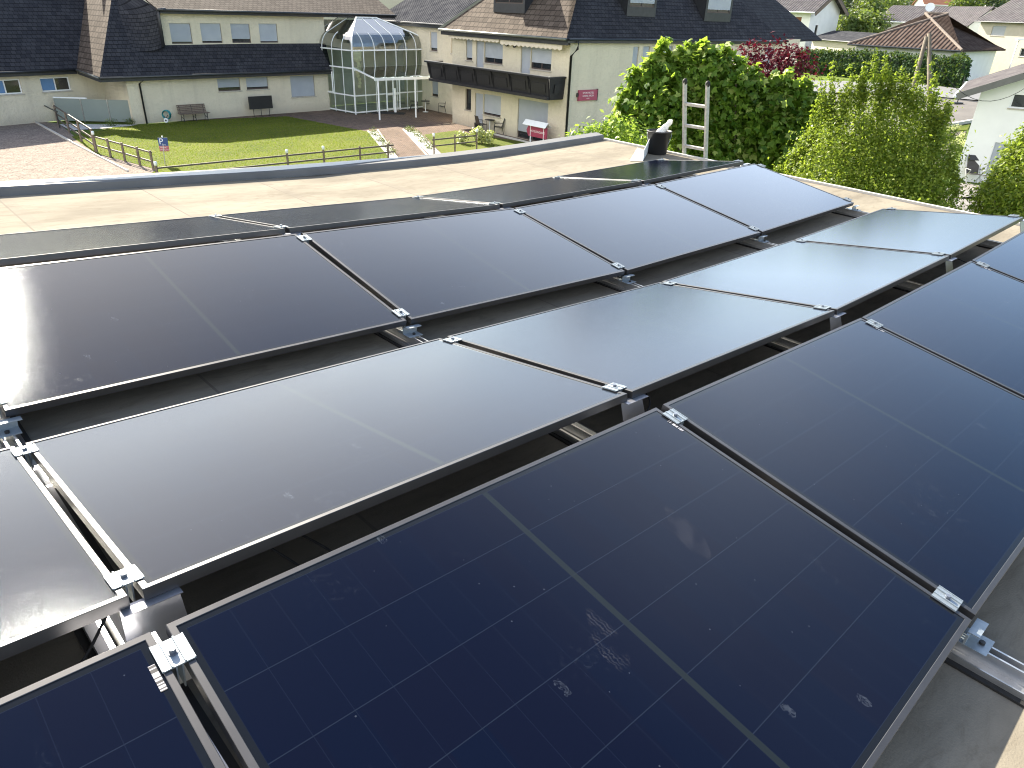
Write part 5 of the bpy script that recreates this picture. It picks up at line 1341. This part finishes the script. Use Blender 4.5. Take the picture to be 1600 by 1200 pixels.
# its gable wall runs to the right and toward the viewer
ang = R(-31); ew = V((math.cos(ang), math.sin(ang), 0))
FW_ = Facade(ww0, ww0+ew)
zE = FW_.uv(1524, 143)[1]; pitch = R(24)
LW = 9.0; zA = zE+LW/2*math.tan(pitch)
hw_ = [FW_.rect((1589, 130), (1625, 137), (1577, 167), (1615, 173)), FW_.rect((1553, 221), (1610, 229), (1541, 272), (1598, 282))]
FW_.wall(wh, 0, LW, 0, zE, hw_, 'stucco_white')
mb = MB(); mb.poly([FW_.pt(0, zE), FW_.pt(LW, zE), FW_.pt(LW/2, zA)]); mb.build('gable', M_['stucco_white'], wh)
mb = MB(); mb.poly([FW_.pt(0, 0), FW_.pt(0, 0, -10), FW_.pt(0, zE, -10), FW_.pt(0, zE)]); mb.build('side_wall', M_['stucco_white'], wh)
FW_.window(wh, hw_[0], down=0, frame='white_frame', depth=.1); FW_.window(wh, hw_[1], down=.97, frame='white_frame', depth=.12, name='terrace_window')
ov, oe = .75, .9
mb = MB()
for s_ in (0, 1):
    u_e = -oe if s_ == 0 else LW+oe; z_e_ = zE-oe*math.tan(pitch)+.12
    a = [FW_.pt(u_e, z_e_, ov), FW_.pt(LW/2, zA+.12, ov), FW_.pt(LW/2, zA+.12, -10), FW_.pt(u_e, z_e_, -10)]; mb.slab(a, (0, 0, .16))
mb.build('roof', M_['greyroof'], wh)
mb = MB()
for s_ in (0, 1):
    u_e = -oe if s_ == 0 else LW+oe; z_e_ = zE-oe*math.tan(pitch)+.12
    mb.beam(FW_.pt(u_e, z_e_+.06, ov+.02), FW_.pt(LW/2, zA+.18, ov+.02), .04, .28)
mb.build('verge', M_['flash'], wh)
z_e_ = zE-oe*math.tan(pitch)+.12
MB().tube([FW_.pt(-oe-.06, z_e_+.06, ov+.05), FW_.pt(-oe-.06, z_e_+.06, -10)], .07, 10).build('gutter', M_['white_metal'], wh, smooth=True)
sheet('patio', None, M_['patio'], .012, [gp(1486, 284), gp(1470, 310), gp(1480, 345), gp(1660, 360), gp(1700, 300), FW_.pt(8, 0)])
def recliner(px, py, label, rz):
    t = thing('garden_recliner', gp(px, py), label, 'recliner', None, rz)
    mb = MB(); mb.slab([(-.26, -.28, .40), (.26, -.28, .40), (.26, .25, .46), (-.26, .25, .46)], (0, 0, .03)); mb.build('seat', M_['sling'], t, local=True)
    mb = MB(); mb.slab([(-.26, -.28, .42), (.26, -.28, .42), (.26, -.62, 1.22), (-.26, -.62, 1.22)], (0, .03, .01)); mb.build('backrest', M_['sling'], t, local=True)
    MB().slab([(-.22, -.50, .98), (.22, -.50, .98), (.22, -.58, 1.2), (-.22, -.58, 1.2)], (0, .08, .02)).build('head_cushion', M_['plastic'], t, local=True)
    for sx in (-1, 1):
        mb = MB(); mb.tube([(sx*.3, .3, 0), (sx*.3, -.3, .62), (sx*.3, -.64, 1.2)], .018, 6); mb.tube([(sx*.3, -.45, 0), (sx*.3, .28, .62)], .018, 6); mb.tube([(sx*.3, -.3, .64), (sx*.3, .3, .66)], .022, 6); mb.build('side_frame', M_['alu'], t, local=True)
recliner(1517, 287, 'grey sling garden recliner standing against the white house wall', R(170))
fb2 = gp(1482, 255)
for i, (px, py, r, lab) in enumerate(((1470, 224, .30, 'cream hydrangea bush farthest along the dark bed'), (1484, 217, .32, 'cream hydrangea bush beside the dark soil bed'), (1493, 233, .36, 'large cream hydrangea bush close to the white house'), (1491, 244, .26, 'smallest cream hydrangea bush by the white house'))):
    p = gp(px, py); t = thing('hydrangea', p, lab, 'bush', 'hydrangeas beside the white house')
    leaves('foliage', [(p+V((0, 0, .35)), (r*1.2, r*1.2, .4))], 350, .10, M_['shrub'], 70+i, t, shell=.4)
    leaves('flower_heads', [(p+V((random.uniform(-.3, .3), random.uniform(-.3, .3), .75+random.uniform(-.1, .1))), (.14, .14, .12)) for _ in range(4)], 320, .07, M_['hydrangea'], 80+i, t, shell=.6)
sheet('flower_bed', None, M_['soil'], .010, [gp(1468, 208), gp(1510, 205), gp(1495, 235), gp(1478, 270), gp(1460, 260)])
sheet('side_lawn', None, M_['lawn'], .014, [gp(1478, 206), gp(1512, 203), gp(1516, 194), gp(1494, 197)])
kerb(gp(1474, 199), gp(1530, 189), h=.2, w=.25); kerb(gp(1474, 199), gp(1440, 215), h=.2, w=.25)
# street and pavement
def strip(name, near, far, mat, dz, n=40, m=8):
    def along_px(P, t):
        k = t*(len(P)-1); a = min(int(k), len(P)-2); u = k-a; return gp(P[a][0]+(P[a+1][0]-P[a][0])*u, P[a][1]+(P[a+1][1]-P[a][1])*u)
    mb = MB()
    for i in range(n+1):
        a, b = along_px(near, i/n), along_px(far, i/n)
        for j in range(m+1):
            p = a.lerp(b, j/m); mb.v.append((p.x, p.y, gz(p.x, p.y)+dz))
    for i in range(n):
        for j in range(m): mb.f.append((i*(m+1)+j, (i+1)*(m+1)+j, (i+1)*(m+1)+j+1, i*(m+1)+j+1))
    tag(mb.build(name, mat, None, smooth=True), kind='structure')
strip('street', [(1150, 205), (1300, 226), (1440, 214), (1474, 199), (1512, 190), (1700, 200)], [(1150, 148), (1300, 148), (1400, 150), (1460, 154), (1540, 161), (1700, 175)], M_['asphalt'], .04)
strip('pavement', [(1150, 147), (1300, 147), (1400, 149), (1460, 153), (1540, 160), (1700, 174)], [(1150, 126), (1300, 128), (1400, 131), (1460, 134), (1540, 140), (1700, 152)], M_['pavement'], .12)
kerb(gp(1420, 151), gp(1540, 162), h=.12, w=.15, m='pavement')
st_ = gp(1495, 163); mb = MB(); mb.box(st_+V((0, 0, .08)), (.7, .5, .16)); t = thing('parasol_base', st_, 'thin dark pole in a square dark foot on the street', 'stand')
mb.build('foot', M_['iron'], t); MB().tube([st_+V((0, 0, .1)), st_+V((0, 0, 2.0))], .04, 8).build('pole', M_['iron'], t)

# ------------------------------------------------------------------ hedge: a clipped row of thujas
hA, hB, hC = gp(1180, 112), gp(1482, 139), None
hl = (hB-hA); he = V((hl.x, hl.y, 0)).normalized(); hn = V((he.y, -he.x, 0))
hD = math.hypot(hB.x, hB.y); zTop = CAM_H+ray(1482, 88).z/math.hypot(ray(1482, 88).x, ray(1482, 88).y)*hD
nh = 30
rng_names = []
hl_ = V((hl.x, hl.y, 0)).length
hgv = thing('thuja_hedge', hA, 'tall dark green clipped thuja hedge along the street', 'hedge')
bl = []
for i in range(nh+1):
    p = V((hA.x, hA.y, 0))+he*(hl_*i/nh); g = gz(p.x, p.y); ht_ = (zTop-gz(hB.x, hB.y))*random.uniform(.95, 1.03); w = hl_/nh*.62
    bl.append((p-hn*.9+V((0, 0, g+ht_*.5)), (w, 1.0, ht_*.55)))
tip = V((hB.x, hB.y, 0)); back = V((.86, .5, 0))
p1 = gp(1500, 138)
for i in range(1, 13):
    p = tip+V((.75*i, 1.35*i, 0)); g = gz(p.x, p.y); ht_ = (zTop-gz(hB.x, hB.y))*random.uniform(.95, 1.02); bl.append((p+V((0, 0, g+ht_*.5)), (1.0, 1.0, ht_*.55)))
leaves('foliage', bl, 60000, .24, M_['thuja'], 91, hgv, shell=.8, jitter=.04, up=.3, elong=1.6)
mb = MB()
for c, r_ in bl: mb.tube([V((c.x, c.y, c.z-r_[2])), V((c.x, c.y, c.z+r_[2]*.6))], .10, 6, .03); mb.ball(c, 1, 8, 6, (r_[0]*.8, r_[1]*.75, r_[2]*.85))
mb.build('branches', M_['darkleaf'], hgv, smooth=True)

# ------------------------------------------------------------------ wooden A-pole, wires, street lamp
pb = gp(1441, 160); dP = 30.0
pt_ = at_dist(1448, 57, dP); pl_ = at_dist(1432, 116, dP); pr_ = at_dist(1449, 116, dP)
d1 = (pl_-pt_); d2 = (pr_-pt_); f1 = pt_+d1*((pt_.z)/-d1.z); f2_ = pt_+d2*((pt_.z)/-d2.z)
t = thing('utility_pole', V((f1.x, f1.y, 0)), 'old grey wooden A-shaped utility pole in front of the hedge', 'pole')
MB().tube([V(f1), pt_], .095, 9, .065).build('pole', M_['pole_wood'], t, smooth=True); MB().tube([V(f2_), pt_+V((.05, 0, .1))], .095, 9, .065).build('pole', M_['pole_wood'], t, smooth=True)
we = at_dist(1640, 105, 42); mb = MB(); pts = [pt_.lerp(we, i/14)+V((0, 0, -1.6*(1-(2*i/14-1)**2)-.1)) for i in range(15)]; mb.tube(pts, .012, 5)
tag(mb.build('overhead_wire', M_['rubber'], None), 'thin dark overhead wire sagging right from the wooden pole', 'wire')
dl = 88.; tp = at_dist(1590, 62, dl); ft_ = V((at_dist(1581, 95, dl).x, at_dist(1581, 95, dl).y, 0))
t = thing('street_lamp', ft_, 'slim grey street lamp with flat pale head before the grey house', 'street lamp')
mb = MB(); mb.tube([ft_, V((ft_.x, ft_.y, tp.z-.15)), tp+V((.3, 0, 0))], .07, 8, .04); mb.build('pole', M_['alu'], t, smooth=True)
mb = MB(); mb.box(tp+V((.35, 0, .02)), (.9, .35, .12)); mb.build('lamp_head', M_['white_metal'], t)

# ------------------------------------------------------------------ houses beyond the hedge
def bldg(name, label, c, yaw, L_, W_, zg, ze_, pitch, wall, roofm, hip=False, ov=.5, wins=(), cat='house', gable_wood=False):
    """c = front-left ground corner, yaw = direction of the long front"""
    e = V((math.cos(yaw), math.sin(yaw), 0)); n = V((e.y, -e.x, 0)); c = V((c[0], c[1], zg))
    t = thing(name, c, label, cat)
    f = Facade(c, c+e); f.n = n
    f2 = Facade(c+e*L_, c+e*L_-n*W_); f2.n = e
    P = lambda u, d, z: V((c.x, c.y, 0))+e*u-n*d+V((0, 0, z))
    ws = [w for w in wins if w[0] == 'f']; wg = [w for w in wins if w[0] == 'g']
    f.wall(t, 0, L_, zg-1, ze_, [w[1] for w in ws], wall); f2.wall(t, 0, W_, zg-1, ze_, [w[1] for w in wg], wall)
    zr = ze_+W_/2*math.tan(pitch)
    mb = MB(); mb.poly([P(0, W_, zg-1), P(0, 0, zg-1), P(0, 0, ze_), P(0, W_, ze_)]); mb.poly([P(L_, W_, zg-1), P(0, W_, zg-1), P(0, W_, ze_), P(L_, W_, ze_)])
    if not hip: mb.poly([P(L_, 0, ze_), P(L_, W_, ze_), P(L_, W_/2, zr)]); mb.poly([P(0, 0, ze_), P(0, W_/2, zr), P(0, W_, ze_)])
    mb.build('rear_wall', M_[wall], t)
    dz = ov*math.tan(pitch); mb = MB(); th = V((0, 0, .14))
    if hip:
        q = [P(-ov, -ov, ze_-dz), P(L_+ov, -ov, ze_-dz), P(L_+ov, W_+ov, ze_-dz), P(-ov, W_+ov, ze_-dz)]; h = W_/2
        r0, r1 = P(h, W_/2, zr), P(L_-h, W_/2, zr)
        for pl in ([q[0], q[1], r1, r0], [q[1], q[2], r1], [q[2], q[3], r0, r1], [q[3], q[0], r0]): mb.slab(pl, th)
    else:
        for sgn in (0, 1):
            d = -ov if sgn == 0 else W_+ov; mb.slab([P(-ov, d, ze_-dz), P(L_+ov, d, ze_-dz), P(L_+ov, W_/2, zr), P(-ov, W_/2, zr)], th)
    mb.build('roof', M_[roofm], t)
    if hip: mb = MB(); mb.tube([q[1]+th, r1+th], .14, 8); mb.tube([q[0]+th, r0+th], .14, 8); mb.tube([r0+th, r1+th], .14, 8); mb.build('ridge_tiles', M_['ridge'], t)
    mb = MB(); mb.tube([P(-ov, -ov-.05, ze_-dz+.05), P(L_+ov, -ov-.05, ze_-dz+.05)], .08, 8); mb.build('gutter', M_['white_metal'] if wall == 'stucco_white' and not hip else M_['gutter'], t)
    if gable_wood:
        mb = MB()
        for d0, d1 in ((-ov, W_/2), (W_+ov, W_/2)):
            z0, z1 = ze_-dz, zr; mb.slab([P(L_+ov-.02, d0, z0-.02), P(L_+ov-.02, d1, z1-.02), P(L_+ov-.02, d1, z1-.5), P(L_+ov-.02, d0+(d1-d0)*.08, z0-.35)], e*.04)
        mb.build('bargeboard', M_['wood'], t)
    for w in ws: f.window(t, w[1], down=w[2], shut=w[3], frame=w[4])
    for w in wg: f2.window(t, w[1], down=w[2], shut=w[3], frame=w[4])
    return t, f, f2, P
hip_d = 66.
ph = at_dist(1336, 64, 94.); pr = at_dist(1513, 76, 90.)
zeh = pr.z
yawh = math.atan2(pr.y-ph.y, pr.x-ph.x)
Lh = math.hypot(pr.x-ph.x, pr.y-ph.y)-1.2
t, f_, f2_, Ph = bldg('hip_roof_house', 'low white house with brown ribbed hip roof and satellite dish behind the hedge', (ph.x+.5, ph.y+.5), yawh, Lh, 12.5, 1.3, zeh, R(25), 'stucco_white', 'pantile', hip=True, ov=.7)
dish = Ph(Lh*.42, 6.2, zeh+12.5/2*math.tan(R(25))+.7)
mb = MB(); ax_ = V((-.35, -.75, .35)).normalized(); m3 = ax_.to_track_quat('Z', 'Y').to_matrix()
for i in range(6):
    for j in range(18):
        r_ = .46*i/5; a = 2*math.pi*j/18; mb.v.append(tuple(dish+m3 @ V((r_*math.cos(a), r_*math.sin(a), .35*r_*r_))))
for i in range(5):
    for j in range(18): mb.f.append((i*18+j, i*18+(j+1) % 18, (i+1)*18+(j+1) % 18, (i+1)*18+j))
dt = thing('satellite_dish', dish-V((0, 0, .7)), 'white satellite dish on the ridge of the brown hip roof', 'satellite dish'); mb.build('dish', M_['white_metal'], dt, smooth=True)
MB().tube([dish-V((0, 0, .8)), dish+V((0, .05, 0))], .04, 6).build('mast', M_['alu'], dt)
# white two-storey house left of it
pa, pb_ = at_dist(1150, 15, 127.), at_dist(1268, 19, 121.)
zw = pb_.z
yw = math.atan2(pb_.y-pa.y, pb_.x-pa.x); Lw = math.hypot(pb_.x-pa.x, pb_.y-pa.y)
bw_ = lambda u0, u1, z0, z1: (u0, u1, z0, z1)
tmpF = Facade(V((pa.x, pa.y, 0)), V((pb_.x, pb_.y, 0)))
w_a = tmpF.rect((1234.5, 26), (1252.5, 27), (1234, 38.5), (1251, 39.5)); w_b = tmpF.rect((1207, 25), (1215.5, 25), (1206.5, 36), (1215, 36.5)); w_c = tmpF.rect((1239, 58), (1246, 58.5), (1238.5, 66), (1245.5, 66.5))
bldg('gabled_house', 'white two-storey house with brown window shutters and deep gable eaves', (pa.x, pa.y), yw, Lw, 8.6, 1.3, zw+.4, R(27), 'stucco_white', 'greyroof', ov=1.0, gable_wood=True, wins=[('f', w, .96, 'shutter_brown', 'brown_frame') for w in (w_a, w_b, w_c)]+[('g', (2.0, 2.8, zw-3.6, zw-1.6), 0, 'shutter', 'brown_frame')])
# dark garage roof between them
ga = at_dist(1270, 60, 118.); gb = at_dist(1336, 64, 110.)
bldg('garage', 'low garage with dark flat-pitched roof between the white houses', (ga.x, ga.y), math.atan2(gb.y-ga.y, gb.x-ga.x), math.hypot(gb.x-ga.x, gb.y-ga.y), 6.5, 1.3, ga.z, R(16), 'stucco_grey', 'fibre', ov=.4, cat='garage')
# small dark-roofed annex at the left end of the hedge
# long grey house behind
pa, pb_ = at_dist(1375, 30, 138.), at_dist(1512, 36, 133.); tf = Facade(V((pa.x, pa.y, 0)), V((pb_.x, pb_.y, 0)))
bldg('long_grey_house', 'long house with grey corrugated roof and small gable behind the hip roof', (pa.x, pa.y), math.atan2(pb_.y-pa.y, pb_.x-pa.x), math.hypot(pb_.x-pa.x, pb_.y-pa.y)+3, 9, 1.3, pb_.z, R(24), 'stucco_white', 'greyroof', ov=.6)
# gable projection
pg = at_dist(1512, 36, 126.); pk = at_dist(1536, 36, 126.)
bldg('gabled_annex', 'narrow white gable with dark wooden eaves beside the grey roof', (pg.x+3.6, pg.y-1.5), R(100), 6.5, 4.6, 1.3, pg.z+.1, R(38), 'stucco_white', 'greyroof', ov=.7, cat='house')
# beige house at the far right
pa, pb_ = at_dist(1534, 31, 112.), at_dist(1700, 34, 104.); tf = Facade(V((pa.x, pa.y, 0)), V((pb_.x, pb_.y, 0)))
wq = tf.rect((1551, 40), (1572, 41), (1548, 55), (1569, 56.5)); wq2 = tf.rect((1595, 75), (1620, 77), (1592, 88), (1617, 90))
bldg('beige_house', 'beige house with grey tiled roof and pale blue window at the upper right', (pa.x, pa.y), math.atan2(pb_.y-pa.y, pb_.x-pa.x), math.hypot(pb_.x-pa.x, pb_.y-pa.y), 9, 1.3, pa.z, R(26), 'stucco_grey', 'greyroof', ov=.5, wins=[('f', wq, .95, 'shutter', 'white_frame'), ('f', wq2, 0, 'shutter', 'white_frame')])
ra1, rb1 = at_dist(1462, 4, 190.), at_dist(1490, 5, 190.)
bldg('red_roof_house', 'distant house with red tiled roof among trees', (ra1.x-2, ra1.y), R(-5), 6.5, 6, 1.3, ra1.z-.3, R(30), 'stucco_white', 'shutter_brown', ov=.4)

# ------------------------------------------------------------------ trees and wooded hill in the distance
def tree(px, py, D, rp, label, mat, seed, n=1600, ls=.45, hscale=1.0):
    D = D*1.32; p = at_dist(px, py, D); r = rp/990*D; base = V((p.x, p.y, gz(p.x, p.y)))
    t = thing('garden_tree', base, label, 'tree', 'trees behind the houses'); rr = random.Random(seed)
    bl = [(p+V((rr.uniform(-.6, .6)*r, rr.uniform(-.6, .6)*r, rr.uniform(-.5, .5)*r*hscale)), (r*rr.uniform(.4, .6),)*3) for _ in range(9)]
    leaves('crown', bl, n, ls, M_[mat], seed, t, shell=.45, jitter=.2); limbs(base, [b[0] for b in bl[:6]], .18, M_['bark'], t)
for i, a in enumerate(((1325, 38, 100, 20, 'round green tree directly right of the white gabled house', 'treeleaf'), (1345, 40, 96, 14, 'small light green tree behind the dark garage roof', 'treeleaf'), (1372, 36, 104, 22, 'olive green tree left of the long grey roof', 'treeleaf'), (1365, 14, 120, 18, 'tall pale green tree beside the distant pink gable', 'treeleaf'), (1392, 10, 128, 20, 'light green tree rising above the grey roof end', 'treeleaf'), (1345, 22, 122, 20, 'brownish green tree below the wooded hill', 'darkleaf'), (1508, 8, 135, 16, 'bushy green tree between the two grey roofs', 'treeleaf'), (1318, 6, 135, 24, 'dark conifer mass right of the white gable', 'darkleaf'), (1440, -2, 150, 22, 'dark tree above the satellite dish', 'darkleaf'), (1545, -4, 140, 22, 'dark tree above the beige house roof', 'darkleaf'))):
    tree(*a, 100+i)
mb = MB(); hx = np.linspace(-300, 500, 33)
for i, x in enumerate(hx):
    for j, (y, z) in enumerate(((230, -1), (260, 8), (310, 17), (400, 22), (520, 24))): mb.v.append((x, y+20*math.sin(i*.7), z*(1+.12*math.sin(i*.9+j))))
for i in range(len(hx)-1):
    for j in range(4): mb.f.append((i*5+j, (i+1)*5+j, (i+1)*5+j+1, i*5+j+1))
tag(mb.build('hill', plain('wooded_hill', (.018, .035, .018), .95, var=.4, scale=.15, bump=1, bscale=.3), None, smooth=True), kind='structure')
rng = np.random.default_rng(5); bl = []
for i in range(240):
    x = rng.uniform(20, 230); k = rng.random(); y = 232+75*k; z = np.interp(y, [230, 260, 310], [-1, 8, 17]); bl.append((V((x, y, z+2)), (4.5, 4.5, 4.5)))
tag(leaves('forest', bl, 26000, 1.3, M_['darkleaf'], 77, None, shell=.5), kind='stuff')
